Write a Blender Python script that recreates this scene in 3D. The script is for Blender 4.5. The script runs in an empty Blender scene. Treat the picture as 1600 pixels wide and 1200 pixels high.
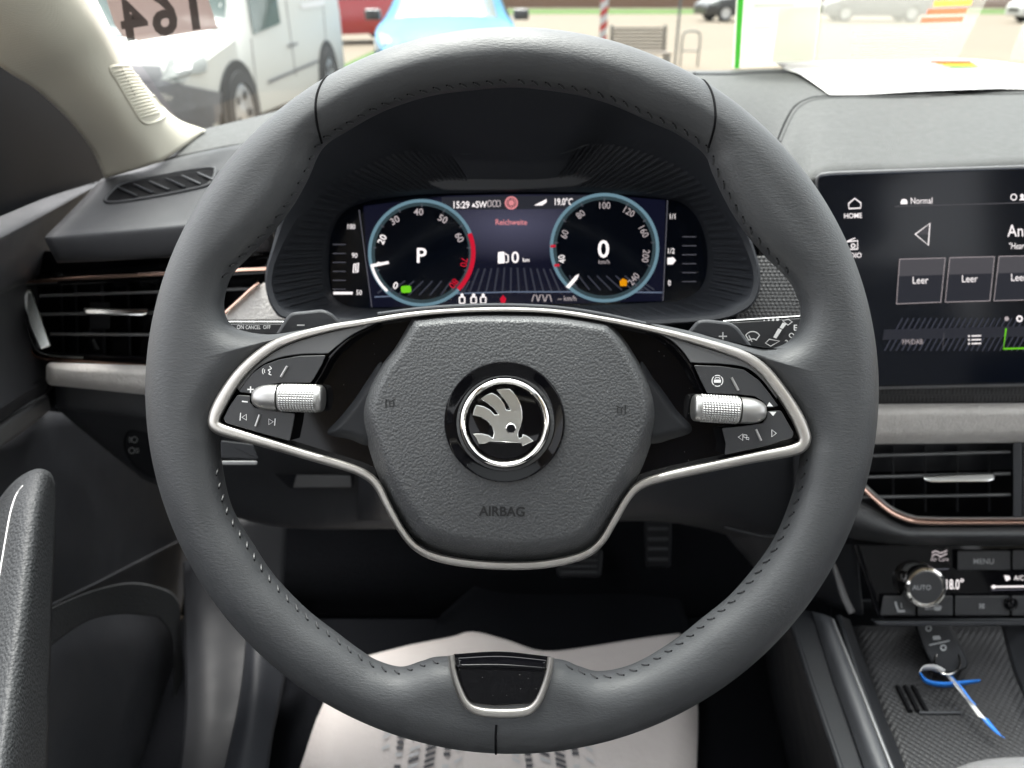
import bpy, bmesh, math, random
import numpy as np
from math import radians, sin, cos, pi
from mathutils import Vector, Matrix

random.seed(7)
SC = bpy.context.scene
COL = SC.collection

# ------------------------------------------------------------------ camera
PITCH = radians(27.3)
CAM = Vector((0.0, 0.0, 1.22))
cam_data = bpy.data.cameras.new('camera')
cam = bpy.data.objects.new('camera', cam_data)
COL.objects.link(cam)
cam.location = CAM
cam.rotation_euler = (pi / 2 - PITCH, 0, 0)
cam_data.sensor_width = 36.0
cam_data.lens = 27.0                 # 1200 px on a 1600 px wide picture
cam_data.clip_start = 0.01
cam_data.clip_end = 400.0
cam_data.dof.use_dof = True
cam_data.dof.focus_distance = 0.385
cam_data.dof.aperture_fstop = 10.0
SC.camera = cam

# ------------------------------------------------------------------ sky, sun, exposure
SUN_EL, SUN_AZ = radians(68), radians(-15)      # high, ahead and a little to the left, veiled by cloud
world = bpy.data.worlds.new('World')
SC.world = world
world.use_nodes = True
wn = world.node_tree
sky = wn.nodes.new('ShaderNodeTexSky')
sky.sky_type = 'NISHITA'
sky.sun_disc = False
sky.sun_elevation = SUN_EL
sky.sun_rotation = SUN_AZ
sky.air_density = 1.0
sky.dust_density = 4.0
sky.ozone_density = 1.0
# overcast: the cloud layer takes most of the blue out of the sky light
hsv = wn.nodes.new('ShaderNodeHueSaturation')
hsv.inputs['Saturation'].default_value = 0.12
wn.links.new(sky.outputs['Color'], hsv.inputs['Color'])
wn.links.new(hsv.outputs['Color'], wn.nodes['Background'].inputs['Color'])
wn.nodes['Background'].inputs['Strength'].default_value = 0.11
sun_data = bpy.data.lights.new('sun', 'SUN')
sun_data.energy = 1.0
sun_data.angle = radians(25)
sun_data.color = (1.0, 0.96, 0.9)
sun = bpy.data.objects.new('sun', sun_data)
COL.objects.link(sun)
sdir = Vector((sin(SUN_AZ) * cos(SUN_EL), cos(SUN_AZ) * cos(SUN_EL), sin(SUN_EL)))
sun.rotation_euler = sdir.to_track_quat('Z', 'Y').to_euler()
SC.view_settings.view_transform = 'Standard'
SC.view_settings.look = 'None'
SC.view_settings.gamma = 1.0
SC.view_settings.use_curve_mapping = False
SC.view_settings.exposure = 2.88
SC.cycles.max_bounces = 10
SC.cycles.transparent_max_bounces = 12

# ------------------------------------------------------------------ survey helpers: a sighted point at a known distance
FW = Vector((0, cos(PITCH), -sin(PITCH)))
UP = Vector((0, sin(PITCH), cos(PITCH)))
RT = Vector((1, 0, 0))
S = 1200.0

def ray(px, py):
    return FW + RT * ((px - 800) / S) + UP * ((600 - py) / S)
def P(px, py, d):
    return CAM + ray(px, py) * d
def PX(px, py, X):
    r = ray(px, py); return CAM + r * (X / r.x)
def PY(px, py, Y):
    r = ray(px, py); return CAM + r * (Y / r.y)
def PZ(px, py, Z):
    r = ray(px, py); return CAM + r * ((Z - CAM.z) / r.z)

class Facing:                       # a plane square to the line of sight, d metres away
    def __init__(self, d): self.d = d
    def __call__(self, x, y, h=0.0): return P(x, y, self.d - h)
class Plane:                        # any plane through three points
    def __init__(self, a, b, c):
        self.p = a.copy(); n = (b - a).cross(c - a).normalized()
        if n.dot(CAM - a) < 0: n = -n
        self.n = n
    def __call__(self, x, y, h=0.0):
        r = ray(x, y); q = self.p + self.n * h
        return CAM + r * ((q - CAM).dot(self.n) / r.dot(self.n))

# ------------------------------------------------------------------ materials
MAT = {}
def material(name, color, rough=0.5, metal=0.0, bump=None, spec=0.5, coat=0.0, emit=None, estr=1.0, vary=0.0, vscale=30, sheen=0.0, trans=None, alpha=None):
    m = bpy.data.materials.new(name); m.use_nodes = True
    nt = m.node_tree; b = nt.nodes['Principled BSDF']
    b.inputs['Base Color'].default_value = (*color, 1)
    b.inputs['Roughness'].default_value = rough
    b.inputs['Metallic'].default_value = metal
    b.inputs['Specular IOR Level'].default_value = spec
    b.inputs['Coat Weight'].default_value = coat
    b.inputs['Coat Roughness'].default_value = 0.03
    if sheen:
        b.inputs['Sheen Weight'].default_value = sheen
        b.inputs['Sheen Roughness'].default_value = 0.4
    if emit:
        b.inputs['Emission Color'].default_value = (*emit, 1)
        b.inputs['Emission Strength'].default_value = estr
    if alpha is not None: b.inputs['Alpha'].default_value = alpha
    tc = None
    if vary or bump:
        tc = nt.nodes.new('ShaderNodeTexCoord')
    if vary:
        n = nt.nodes.new('ShaderNodeTexNoise'); n.inputs['Scale'].default_value = vscale
        n.inputs['Detail'].default_value = 5
        nt.links.new(tc.outputs['Object'], n.inputs['Vector'])
        mx = nt.nodes.new('ShaderNodeMix'); mx.data_type = 'RGBA'
        mx.inputs['A'].default_value = (*[c * (1 - vary) for c in color], 1)
        mx.inputs['B'].default_value = (*[min(1, c * (1 + vary)) for c in color], 1)
        nt.links.new(n.outputs['Fac'], mx.inputs['Factor'])
        nt.links.new(mx.outputs['Result'], b.inputs['Base Color'])
        mr = nt.nodes.new('ShaderNodeMapRange')
        mr.inputs['From Min'].default_value = 0.3; mr.inputs['From Max'].default_value = 0.7
        mr.inputs['To Min'].default_value = max(0.02, rough - 0.06); mr.inputs['To Max'].default_value = min(1, rough + 0.06)
        nt.links.new(n.outputs['Fac'], mr.inputs['Value'])
        nt.links.new(mr.outputs['Result'], b.inputs['Roughness'])
    if bump:
        kind, scale, strength, dist = bump
        bp = nt.nodes.new('ShaderNodeBump')
        bp.inputs['Strength'].default_value = strength
        bp.inputs['Distance'].default_value = dist
        if kind == 'pebble':
            nz = nt.nodes.new('ShaderNodeTexNoise'); nz.inputs['Scale'].default_value = scale * 0.5
            nt.links.new(tc.outputs['Object'], nz.inputs['Vector'])
            va = nt.nodes.new('ShaderNodeVectorMath'); va.operation = 'MULTIPLY_ADD'
            va.inputs[1].default_value = (0.5 / scale,) * 3
            nt.links.new(nz.outputs['Color'], va.inputs[0]); nt.links.new(tc.outputs['Object'], va.inputs[2])
            v = nt.nodes.new('ShaderNodeTexVoronoi'); v.feature = 'SMOOTH_F1'; v.inputs['Scale'].default_value = scale
            v.inputs['Smoothness'].default_value = 0.35
            nt.links.new(va.outputs[0], v.inputs['Vector'])
            iv = nt.nodes.new('ShaderNodeMath'); iv.operation = 'SUBTRACT'; iv.inputs[0].default_value = 1
            nt.links.new(v.outputs['Distance'], iv.inputs[1]); out = iv.outputs[0]
        elif kind == 'weave':
            mp = nt.nodes.new('ShaderNodeMapping'); mp.inputs['Rotation'].default_value = (0.2, 0.3, 0.6)
            nt.links.new(tc.outputs['Object'], mp.inputs['Vector'])
            w1 = nt.nodes.new('ShaderNodeTexWave'); w1.inputs['Scale'].default_value = scale; w1.bands_direction = 'X'
            w2 = nt.nodes.new('ShaderNodeTexWave'); w2.inputs['Scale'].default_value = scale; w2.bands_direction = 'Z'
            w1.inputs['Distortion'].default_value = 0.6; w2.inputs['Distortion'].default_value = 0.6
            nt.links.new(mp.outputs[0], w1.inputs['Vector']); nt.links.new(mp.outputs[0], w2.inputs['Vector'])
            ad = nt.nodes.new('ShaderNodeMath'); ad.operation = 'MULTIPLY'
            nt.links.new(w1.outputs['Fac'], ad.inputs[0]); nt.links.new(w2.outputs['Fac'], ad.inputs[1]); out = ad.outputs[0]
        elif kind == 'dots':
            v = nt.nodes.new('ShaderNodeTexVoronoi'); v.inputs['Randomness'].default_value = 0.0; v.inputs['Scale'].default_value = scale
            mp = nt.nodes.new('ShaderNodeMapping'); mp.inputs['Rotation'].default_value = (0, 0, 0.785)
            nt.links.new(tc.outputs['Object'], mp.inputs['Vector']); nt.links.new(mp.outputs[0], v.inputs['Vector'])
            iv = nt.nodes.new('ShaderNodeMath'); iv.operation = 'SUBTRACT'; iv.inputs[0].default_value = 1
            nt.links.new(v.outputs['Distance'], iv.inputs[1]); out = iv.outputs[0]
        else:
            n2 = nt.nodes.new('ShaderNodeTexNoise'); n2.inputs['Scale'].default_value = scale
            n2.inputs['Detail'].default_value = 4; n2.inputs['Roughness'].default_value = 0.6
            if kind == 'stretch':
                mp = nt.nodes.new('ShaderNodeMapping'); mp.inputs['Scale'].default_value = (0.35, 1, 1)
                nt.links.new(tc.outputs['Object'], mp.inputs['Vector']); nt.links.new(mp.outputs[0], n2.inputs['Vector'])
            else:
                nt.links.new(tc.outputs['Object'], n2.inputs['Vector'])
            out = n2.outputs['Fac']
        nt.links.new(out, bp.inputs['Height'])
        nt.links.new(bp.outputs['Normal'], b.inputs['Normal'])
    MAT[name] = m
    return m

material('leather', (0.041, 0.0432, 0.0465), 0.52, bump=('stretch', 1100, 0.40, 0.0006), vary=0.16, vscale=40, spec=0.5)
material('grain', (0.055, 0.057, 0.060), 0.50, bump=('pebble', 820, 0.6, 0.0005), vary=0.08)
material('soft', (0.032, 0.033, 0.037), 0.62, bump=('weave', 240, 0.5, 0.0005), vary=0.12)
material('pad', (0.034, 0.035, 0.034), 0.7, bump=('noise', 420, 0.8, 0.0010), vary=0.2, vscale=160)
material('hard', (0.033, 0.035, 0.040), 0.55, bump=('noise', 900, 0.3, 0.0004), vary=0.12)
material('dark', (0.0095, 0.0105, 0.013), 0.6, spec=0.3, vary=0.15)
material('door_black', (0.003, 0.0036, 0.005), 0.6, spec=0.08)
material('handle_grain', (0.034, 0.036, 0.038), 0.6, spec=0.35, bump=('pebble', 520, 0.7, 0.0008))
material('dust', (0.5, 0.5, 0.48), 0.9)
material('carpet', (0.0055, 0.006, 0.0075), 0.95, spec=0.05, bump=('noise', 500, 0.9, 0.002), vary=0.4, vscale=200)
material('piano', (0.003, 0.003, 0.004), 0.06, spec=0.22)
material('lens', (0.002, 0.0035, 0.008), 0.12, spec=0.25)
material('button', (0.030, 0.031, 0.034), 0.42, bump=('noise', 1500, 0.15, 0.0003), vary=0.08)
material('cap', (0.14, 0.142, 0.145), 0.45, vary=0.06)
material('satin', (0.52, 0.50, 0.475), 0.42, metal=1.0, vary=0.05, vscale=60)
material('chrome', (0.78, 0.76, 0.73), 0.07, metal=1.0)
material('steel', (0.45, 0.445, 0.44), 0.42, metal=1.0)
material('rosegold', (0.86, 0.56, 0.45), 0.22, metal=1.0)
material('greytrim', (0.16, 0.16, 0.165), 0.4, metal=0.3)
material('fabric', (0.60, 0.575, 0.55), 0.95, bump=('noise', 380, 1.0, 0.0015), vary=0.16, vscale=120, sheen=0.3)
material('hood', (0.019, 0.021, 0.026), 0.6, spec=0.35, vary=0.1)
material('bright_trim', (0.85, 0.86, 0.84), 0.22, metal=1.0)
material('beige', (0.55, 0.52, 0.435), 0.9, bump=('weave', 330, 0.5, 0.0006), vary=0.05)
material('beige_plain', (0.55, 0.52, 0.435), 0.75)
material('thread', (0.022, 0.023, 0.025), 0.35)
material('seam', (0.004, 0.004, 0.005), 0.8, spec=0.1)
material('paper', (0.82, 0.80, 0.78), 0.85, vary=0.02)
material('mat_paper', (0.66, 0.61, 0.59), 0.85, bump=('noise', 30, 0.5, 0.004), vary=0.03)
material('ink', (0.10, 0.10, 0.11), 0.9)
material('ink_pale', (0.55, 0.55, 0.56), 0.9)
material('print_white', (0.75, 0.75, 0.75), 0.6)
material('print_grey', (0.33, 0.34, 0.35), 0.6)
material('print_dark', (0.008, 0.008, 0.009), 0.7)
material('teal', (0.25, 0.55, 0.5), 0.3)
material('tape_blue', (0.02, 0.20, 0.72), 0.4)
material('tape_white', (0.8, 0.8, 0.78), 0.5)
material('rubber_dots', (0.014, 0.014, 0.016), 0.55, bump=('dots', 215, 0.9, 0.0014))
material('grid', (0.05, 0.05, 0.052), 0.5, bump=('dots', 420, 1.0, 0.0012))
material('seat_cloth', (0.16, 0.16, 0.165), 0.95, bump=('weave', 300, 0.8, 0.001))
# light-emitting print on the two displays
E = {'e_white': ((1, .93, .93), 1.1), 'e_pale': ((.8, .70, .72), .55), 'e_grey': ((.30, .30, .36), .35), 'e_red': ((1, .01, .05), .55),
     'e_pink': ((1, .35, .38), .7), 'e_green': ((.25, .95, .02), .6), 'e_orange': ((1, .38, .0), .7), 'e_ring': ((.24, .42, .52), .55),
     'e_ring_dim': ((.10, .17, .2), .3), 'e_line': ((.16, .17, .24), .22), 'e_blueline': ((.3, .38, .55), .4), 'e_box': ((.085, .09, .12), .25), 'e_boxlight': ((.25, .24, .27), .28)}
for k, (c, s) in E.items():
    material(k, (0.002, 0.002, 0.002), 0.6, emit=c, estr=s * 0.15, spec=0.1)

# ------------------------------------------------------------------ object helpers
ORG = {}
def tag(o, label=None, cat=None, group=None, kind=None):
    if label: o['label'] = label
    if cat: o['category'] = cat
    if group: o['group'] = group
    if kind: o['kind'] = kind
    return o
def thing(name, label, cat, loc, group=None):
    o = bpy.data.objects.new(name, None); COL.objects.link(o)
    o.location = loc; o.empty_display_size = 0.02
    ORG[o] = Vector(loc)
    return tag(o, label, cat, group)
def mesh(name, verts, faces, mat, parent=None, angle=35, loc=None, kind=None, smooth=True, face_cam=False):
    org = ORG[parent] if parent is not None else (Vector(loc) if loc is not None else Vector((0, 0, 0)))
    me = bpy.data.meshes.new(name)
    me.from_pydata([tuple(Vector(v) - org) for v in verts], [], faces)
    bm = bmesh.new(); bm.from_mesh(me)
    bmesh.ops.remove_doubles(bm, verts=bm.verts, dist=1e-6)
    if not face_cam: bmesh.ops.recalc_face_normals(bm, faces=bm.faces)
    else:
        tot = 0
        for f in bm.faces: tot += f.normal.dot((CAM - org) - f.calc_center_median()) * f.calc_area()
        if tot < 0: bmesh.ops.reverse_faces(bm, faces=bm.faces)
    bm.to_mesh(me); bm.free()
    if smooth:
        me.shade_smooth(); me.set_sharp_from_angle(angle=radians(angle))
        for p_ in me.polygons:
            if len(p_.vertices) > 8: p_.use_smooth = False
    me.materials.append(MAT[mat])
    o = bpy.data.objects.new(name, me); COL.objects.link(o)
    if parent is not None:
        o.parent = parent
    else:
        o.location = org
    ORG[o] = org
    if kind: o['kind'] = kind
    return o

def catmull(pts, n=8, closed=False):
    pts = [tuple(p) for p in pts]; N = len(pts); out = []
    segs = N if closed else N - 1
    for i in range(segs):
        if closed:
            p0, p1, p2, p3 = pts[(i - 1) % N], pts[i], pts[(i + 1) % N], pts[(i + 2) % N]
        else:
            p1, p2 = pts[i], pts[i + 1]
            p0 = pts[i - 1] if i else tuple(2 * a - b for a, b in zip(p1, p2))
            p3 = pts[i + 2] if i + 2 < N else tuple(2 * b - a for a, b in zip(p1, p2))
        for k in range(n):
            t = k / n
            out.append(tuple(0.5 * (2 * b + (c - a) * t + (2 * a - 5 * b + 4 * c - d) * t * t + (3 * b - a - 3 * c + d) * t ** 3)
                             for a, b, c, d in zip(p0, p1, p2, p3)))
    if not closed: out.append(pts[-1])
    return out
def rounded(pts, r, n=5):
    """polygon with its corners rounded by radius r (same units)"""
    out = []; N = len(pts)
    for i in range(N):
        a, b, c = Vector(pts[i - 1]).to_2d(), Vector(pts[i]).to_2d(), Vector(pts[(i + 1) % N]).to_2d()
        l1, l2 = (a - b).length, (c - b).length
        rr = min(r, l1 * 0.45, l2 * 0.45)
        s, e = b + (a - b) * (rr / l1), b + (c - b) * (rr / l2)
        for k in range(n + 1):
            t = k / n; q = s * (1 - t) ** 2 + b * 2 * t * (1 - t) + e * t * t
            out.append((q.x, q.y))
    return out
def area2(p):
    return 0.5 * sum(p[i][0] * p[(i + 1) % len(p)][1] - p[(i + 1) % len(p)][0] * p[i][1] for i in range(len(p)))
def offset(poly, d):
    """move every outline point inward by d"""
    N = len(poly); sgn = 1 if area2(poly) > 0 else -1; out = []
    for i in range(N):
        a, b, c = poly[i - 1], poly[i], poly[(i + 1) % N]
        e1 = (b[0] - a[0], b[1] - a[1]); e2 = (c[0] - b[0], c[1] - b[1])
        l1 = math.hypot(*e1) or 1e-9; l2 = math.hypot(*e2) or 1e-9
        n1 = (-e1[1] / l1 * sgn, e1[0] / l1 * sgn); n2 = (-e2[1] / l2 * sgn, e2[0] / l2 * sgn)
        m = (n1[0] + n2[0], n1[1] + n2[1]); q = m[0] * n1[0] + m[1] * n1[1]
        k = d / max(q, 0.5) if q > 0 else d
        out.append((b[0] + m[0] * k, b[1] + m[1] * k))
    return out
def plate(name, poly, M, th, mat, parent, bev=2.0, bh=None, base=0.0, seg=3, loc=None, angle=35):
    """solid slab: outline in sighted coordinates on plane M, th metres proud, edge rounded over bev"""
    bh = min(th * 0.8, bev * 0.00035) if bh is None else bh
    N = len(poly); verts = []; faces = []
    rings = [(0.0, base), (0.0, base + th - bh)]
    for k in range(1, seg + 1):
        a = k / seg * pi / 2
        rings.append((bev * (1 - cos(a)), base + th - bh + bh * sin(a)))
    for ins, h in rings:
        pp = offset(poly, ins) if ins else poly
        verts += [M(x, y, h) for x, y in pp]
    for r in range(len(rings) - 1):
        for i in range(N):
            j = (i + 1) % N
            faces.append((r * N + i, r * N + j, (r + 1) * N + j, (r + 1) * N + i))
    faces.append(tuple(range((len(rings) - 1) * N, len(rings) * N)))
    faces.append(tuple(reversed(range(N))))
    return mesh(name, verts, faces, mat, parent, angle, loc)
def dist_to(poly, pts, closed=True):
    A = np.array(poly, float); B = np.roll(A, -1, 0) if closed else A[1:]
    if not closed: A = A[:-1]
    Q = np.array(pts, float); best = np.full(len(Q), 1e9); D = B - A; L = (D ** 2).sum(1) + 1e-12
    for k in range(len(A)):
        t = np.clip(((Q - A[k]) @ D[k]) / L[k], 0, 1)
        d = np.hypot(*(Q - (A[k] + t[:, None] * D[k])).T)
        best = np.minimum(best, d)
    return best
def inflate(name, poly, cen, M, hfun, mat, parent, rings=26, base=0.0, back=-0.004, loc=None, angle=60):
    """pillow: height grows with the distance from the outline"""
    N = len(poly); gs = [1 - (k / rings) ** 1.6 * 0.985 for k in range(rings + 1)]
    pts = [(cen[0] + (x - cen[0]) * g, cen[1] + (y - cen[1]) * g) for g in gs for x, y in poly]
    d = dist_to(poly, pts)
    verts = [M(x, y, base + hfun(dd, x, y)) for (x, y), dd in zip(pts, d)]
    faces = []
    for r in range(rings):
        for i in range(N):
            j = (i + 1) % N
            faces.append((r * N + i, r * N + j, (r + 1) * N + j, (r + 1) * N + i))
    faces.append(tuple(range(rings * N, (rings + 1) * N)))
    b0 = len(verts); verts += [M(x, y, base + back) for x, y in poly]
    for i in range(N):
        j = (i + 1) % N; faces.append((b0 + j, b0 + i, i, j))
    faces.append(tuple(b0 + i for i in reversed(range(N))))
    return mesh(name, verts, faces, mat, parent, angle, loc)
def band(name, path, M, h0, b, mat, parent, closed=True, n=14, power=0.7, ret=False, loc=None):
    """moulding along path [(x, y, half width)] with a rounded section h0-b .. h0+b"""
    N = len(path); verts = []; faces = []
    for i, (x, y, w) in enumerate(path):
        a = path[i - 1] if (closed or i) else path[i]
        c = path[(i + 1) % N] if (closed or i < N - 1) else path[i]
        t = Vector((c[0] - a[0], c[1] - a[1])); t.normalize(); nx, ny = -t.y, t.x
        for k in range(n):
            f = 2 * pi * k / n; cx, sx = cos(f), sin(f)
            cx = math.copysign(abs(cx) ** power, cx); sx = math.copysign(abs(sx) ** power, sx)
            verts.append(M(x + nx * w * cx, y + ny * w * cx, h0 + b * sx))
    for i in range(N if closed else N - 1):
        for k in range(n):
            j = (i + 1) % N; l = (k + 1) % n
            faces.append((i * n + k, j * n + k, j * n + l, i * n + l))
    if not closed:
        faces.append(tuple(range(n))); faces.append(tuple((N - 1) * n + k for k in reversed(range(n))))
    if ret: return verts, faces
    return mesh(name, verts, faces, mat, parent, 50, loc)
def tube(pts, rad, n=10, closed=False):
    pts = [Vector(p) for p in pts]; N = len(pts); verts = []; faces = []; ref = None
    for i, p in enumerate(pts):
        a = pts[i - 1] if (closed or i) else p; c = pts[(i + 1) % N] if (closed or i < N - 1) else p
        t = (c - a).normalized()
        if ref is None: ref = t.orthogonal().normalized()
        u = (ref - t * ref.dot(t)).normalized(); ref = u; v = t.cross(u)
        r = rad(i / (N - 1)) if callable(rad) else rad
        for k in range(n):
            f = 2 * pi * k / n; verts.append(p + u * r * cos(f) + v * r * sin(f))
    for i in range(N if closed else N - 1):
        for k in range(n):
            j = (i + 1) % N; l = (k + 1) % n
            faces.append((i * n + k, j * n + k, j * n + l, i * n + l))
    if not closed:
        faces.append(tuple(range(n))); faces.append(tuple((N - 1) * n + k for k in reversed(range(n))))
    return verts, faces
def sheet(name, grid, mat, parent, sub=6, th=0.004, loc=None, angle=60, kind=None):
    """smooth skin through a grid of world points, th metres thick"""
    rows = [catmull(r, sub) for r in grid]
    cols = [catmull([r[j] for r in rows], sub) for j in range(len(rows[0]))]
    nr, nc = len(cols[0]), len(cols)
    verts = [Vector(cols[j][i]) for i in range(nr) for j in range(nc)]
    faces = [(i * nc + j, i * nc + j + 1, (i + 1) * nc + j + 1, (i + 1) * nc + j) for i in range(nr - 1) for j in range(nc - 1)]
    o = mesh(name, verts, faces, mat, parent, angle, loc, kind, face_cam=True)
    if th:
        s = o.modifiers.new('thickness', 'SOLIDIFY'); s.thickness = th; s.offset = -1
    return o
def rbox(lo, hi, bev=0.005, seg=3, M=None):
    bm = bmesh.new(); bmesh.ops.create_cube(bm, size=1)
    lo, hi = Vector(lo), Vector(hi); s = hi - lo; c = (lo + hi) / 2
    for v in bm.verts: v.co = Vector((v.co.x * s.x, v.co.y * s.y, v.co.z * s.z)) + c
    if bev: bmesh.ops.bevel(bm, geom=bm.edges[:], offset=bev, segments=seg, affect='EDGES', profile=0.6)
    vs = [(M @ v.co if M else v.co.copy()) for v in bm.verts]; bm.verts.index_update()
    fs = [tuple(v.index for v in f.verts) for f in bm.faces]; bm.free()
    return vs, fs
def lathe(axis_o, axis, prof, n=32):
    """turned solid: prof = [(radius, height along axis)]"""
    axis = Vector(axis).normalized(); u = axis.orthogonal().normalized(); v = axis.cross(u)
    vs = [Vector(axis_o) + axis * h + (u * cos(2 * pi * k / n) + v * sin(2 * pi * k / n)) * r for r, h in prof for k in range(n)]
    fs = [(i * n + k, i * n + (k + 1) % n, (i + 1) * n + (k + 1) % n, (i + 1) * n + k) for i in range(len(prof) - 1) for k in range(n)]
    fs.append(tuple(reversed(range(n)))); fs.append(tuple((len(prof) - 1) * n + k for k in range(n)))
    return vs, fs
class Acc:
    """collects pieces of one print or one part into a single mesh"""
    def __init__(self): self.v = []; self.f = []
    def add(self, vf):
        v, f = vf; o = len(self.v); self.v += list(v); self.f += [tuple(i + o for i in q) for q in f]; return self
    def build(self, name, mat, parent, angle=35, kind=None, loc=None, smooth=True, face_cam=False):
        if kind is None and (name == 'print' or name.endswith('_print') or name == 'digits'): kind = 'stuff'     # lettering too small to pick apart
        return mesh(name, self.v, self.f, mat, parent, angle, loc, kind, smooth, face_cam)
_fc = {}
def glyphs(s, bold=0.0):
    if (s, bold) in _fc: return _fc[(s, bold)]
    cu = bpy.data.curves.new('lettering', 'FONT'); cu.body = s; cu.size = 1; cu.align_x = 'CENTER'; cu.align_y = 'CENTER'
    cu.resolution_u = 3; cu.offset = bold
    o = bpy.data.objects.new('lettering', cu); COL.objects.link(o)
    bpy.context.view_layer.update()
    ev = o.evaluated_get(bpy.context.evaluated_depsgraph_get()); me = ev.to_mesh()
    r = ([(v.co.x, v.co.y) for v in me.vertices], [tuple(p.vertices) for p in me.polygons])
    ev.to_mesh_clear(); bpy.data.objects.remove(o); bpy.data.curves.remove(cu)
    if r[0]:                       # centre on the box of the letters
        xs = [p[0] for p in r[0]]; ys = [p[1] for p in r[0]]; cx, cy = (min(xs) + max(xs)) / 2, (min(ys) + max(ys)) / 2
        r = ([(x - cx, y - cy) for x, y in r[0]], r[1])
    _fc[(s, bold)] = r
    return r
def text(s, x, y, size, M, h=0.0006, rot=0, sx=1.0, bold=0.01, slant=0.0, mirror=False):
    v, f = glyphs(s, bold); c, sn = cos(radians(rot)), sin(radians(rot)); out = []
    for a, b in v:
        a = (a + slant * b) * sx * size * (-1 if mirror else 1); b = -b * size
        out.append(M(x + a * c - b * sn, y + a * sn + b * c, h))
    return out, f
def poly2(pts, M, h=0.0006):
    return [M(x, y, h) for x, y in pts], [tuple(range(len(pts)))]
def stroke(pts, w, M, h=0.0006, closed=False):
    N = len(pts); L = []; Rr = []
    for i in range(N):
        a = pts[i - 1] if (closed or i) else pts[i]; c = pts[(i + 1) % N] if (closed or i < N - 1) else pts[i]
        dx, dy = c[0] - a[0], c[1] - a[1]; l = math.hypot(dx, dy) or 1
        L.append(M(pts[i][0] - dy / l * w / 2, pts[i][1] + dx / l * w / 2, h)); Rr.append(M(pts[i][0] + dy / l * w / 2, pts[i][1] - dx / l * w / 2, h))
    f = [(i, (i + 1) % N, N + (i + 1) % N, N + i) for i in range(N if closed else N - 1)]
    return L + Rr, f
def circle(x, y, r, n=40, a0=0, a1=360, ry=None):
    ry = ry or r
    full = abs(a1 - a0) >= 360
    return [(x + r * cos(radians(a0 + (a1 - a0) * k / n)), y + ry * sin(radians(a0 + (a1 - a0) * k / n))) for k in range(n if full else n + 1)]
def tri(x, y, w, hgt, left, M, line=1.4, h=0.0006, filled=False):
    p = [(x - w / 2, y), (x + w / 2, y - hgt / 2), (x + w / 2, y + hgt / 2)] if left else [(x + w / 2, y), (x - w / 2, y - hgt / 2), (x - w / 2, y + hgt / 2)]
    return poly2(p, M, h) if filled else stroke(p, line, M, h, True)
from mathutils.bvhtree import BVHTree
class Hit:
    """sighted points laid on a skin already built"""
    def __init__(self, o, org=None):
        me = o.data; g = ORG[o]
        self.t = BVHTree.FromPolygons([v.co + g for v in me.vertices], [tuple(p.vertices) for p in me.polygons])
    def __call__(self, x, y, h=0.0):
        r = ray(x, y).normalized(); q = self.t.ray_cast(CAM, r)
        if q[0] is None:
            q = self.t.find_nearest(CAM + r * 0.8)
        n = q[1] if q[1].dot(r) < 0 else -q[1]
        return q[0] + n * h

# ================================================================== setting outside: paving, grass
material('paving', (0.135, 0.108, 0.075), 0.9, bump=('noise', 8, 0.4, 0.02), vary=0.18, vscale=2.5)
material('lawn', (0.055, 0.115, 0.015), 0.95, bump=('noise', 40, 0.8, 0.05), vary=0.35, vscale=3)
def ground_sheet(name, x0, x1, y0, y1, z, mat, n=8):
    vs = [(x0 + (x1 - x0) * i / n, y0 + (y1 - y0) * j / n, z) for j in range(n + 1) for i in range(n + 1)]
    fs = [(j * (n + 1) + i, j * (n + 1) + i + 1, (j + 1) * (n + 1) + i + 1, (j + 1) * (n + 1) + i) for j in range(n) for i in range(n)]
    o = mesh(name, vs, fs, mat, None, smooth=False); o['kind'] = 'structure'; return o
ground_sheet('ground', -150, 150, -150, 150, 0.0, 'paving', 12)
ground_sheet('grass_verge', -3.0, -1.2, 13.2, 24, 0.006, 'lawn')
ground_sheet('lawn', -6, 60, 44, 54, 0.008, 'lawn')

# ================================================================== cabin shell
floor = mesh('car_floor', *rbox((-0.46, -1.5, 0.40), (1.25, 1.05, 0.44), 0.004), 'carpet', None, loc=(0, 0, 0)); floor['kind'] = 'structure'
# carpeted bulkhead and tunnel
fw = sheet('bulkhead', [[(-0.46, 1.00, 0.95), (0.3, 1.0, 0.95), (1.25, 1.0, 0.95)], [(-0.46, 1.0, 0.66), (0.3, 1.0, 0.66), (1.25, 1.0, 0.66)], [(-0.46, 0.80, 0.445), (0.3, 0.80, 0.445), (1.25, 0.80, 0.445)]], 'carpet', None, 4, 0.01, loc=(0, 0, 0)); fw['kind'] = 'structure'
# roof lining; its unseen glass sunroof is added to let light in
roof = thing('car_roof', 'pale roof lining of the car with an added glass opening that lets light in', 'roof', (0.38, -0.7, 1.6))
for lo, hi in (((-0.46, 0.22, 1.60), (1.22, 0.32, 1.64)), ((-0.46, -0.45, 1.60), (-0.30, 0.2195, 1.64)), ((1.04, -0.45, 1.60), (1.22, 0.2195, 1.64)), ((-0.46, -1.7, 1.60), (1.22, -0.4505, 1.64))):
    mesh('lining', *rbox(lo, hi, 0.012), 'beige_plain', roof)
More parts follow.
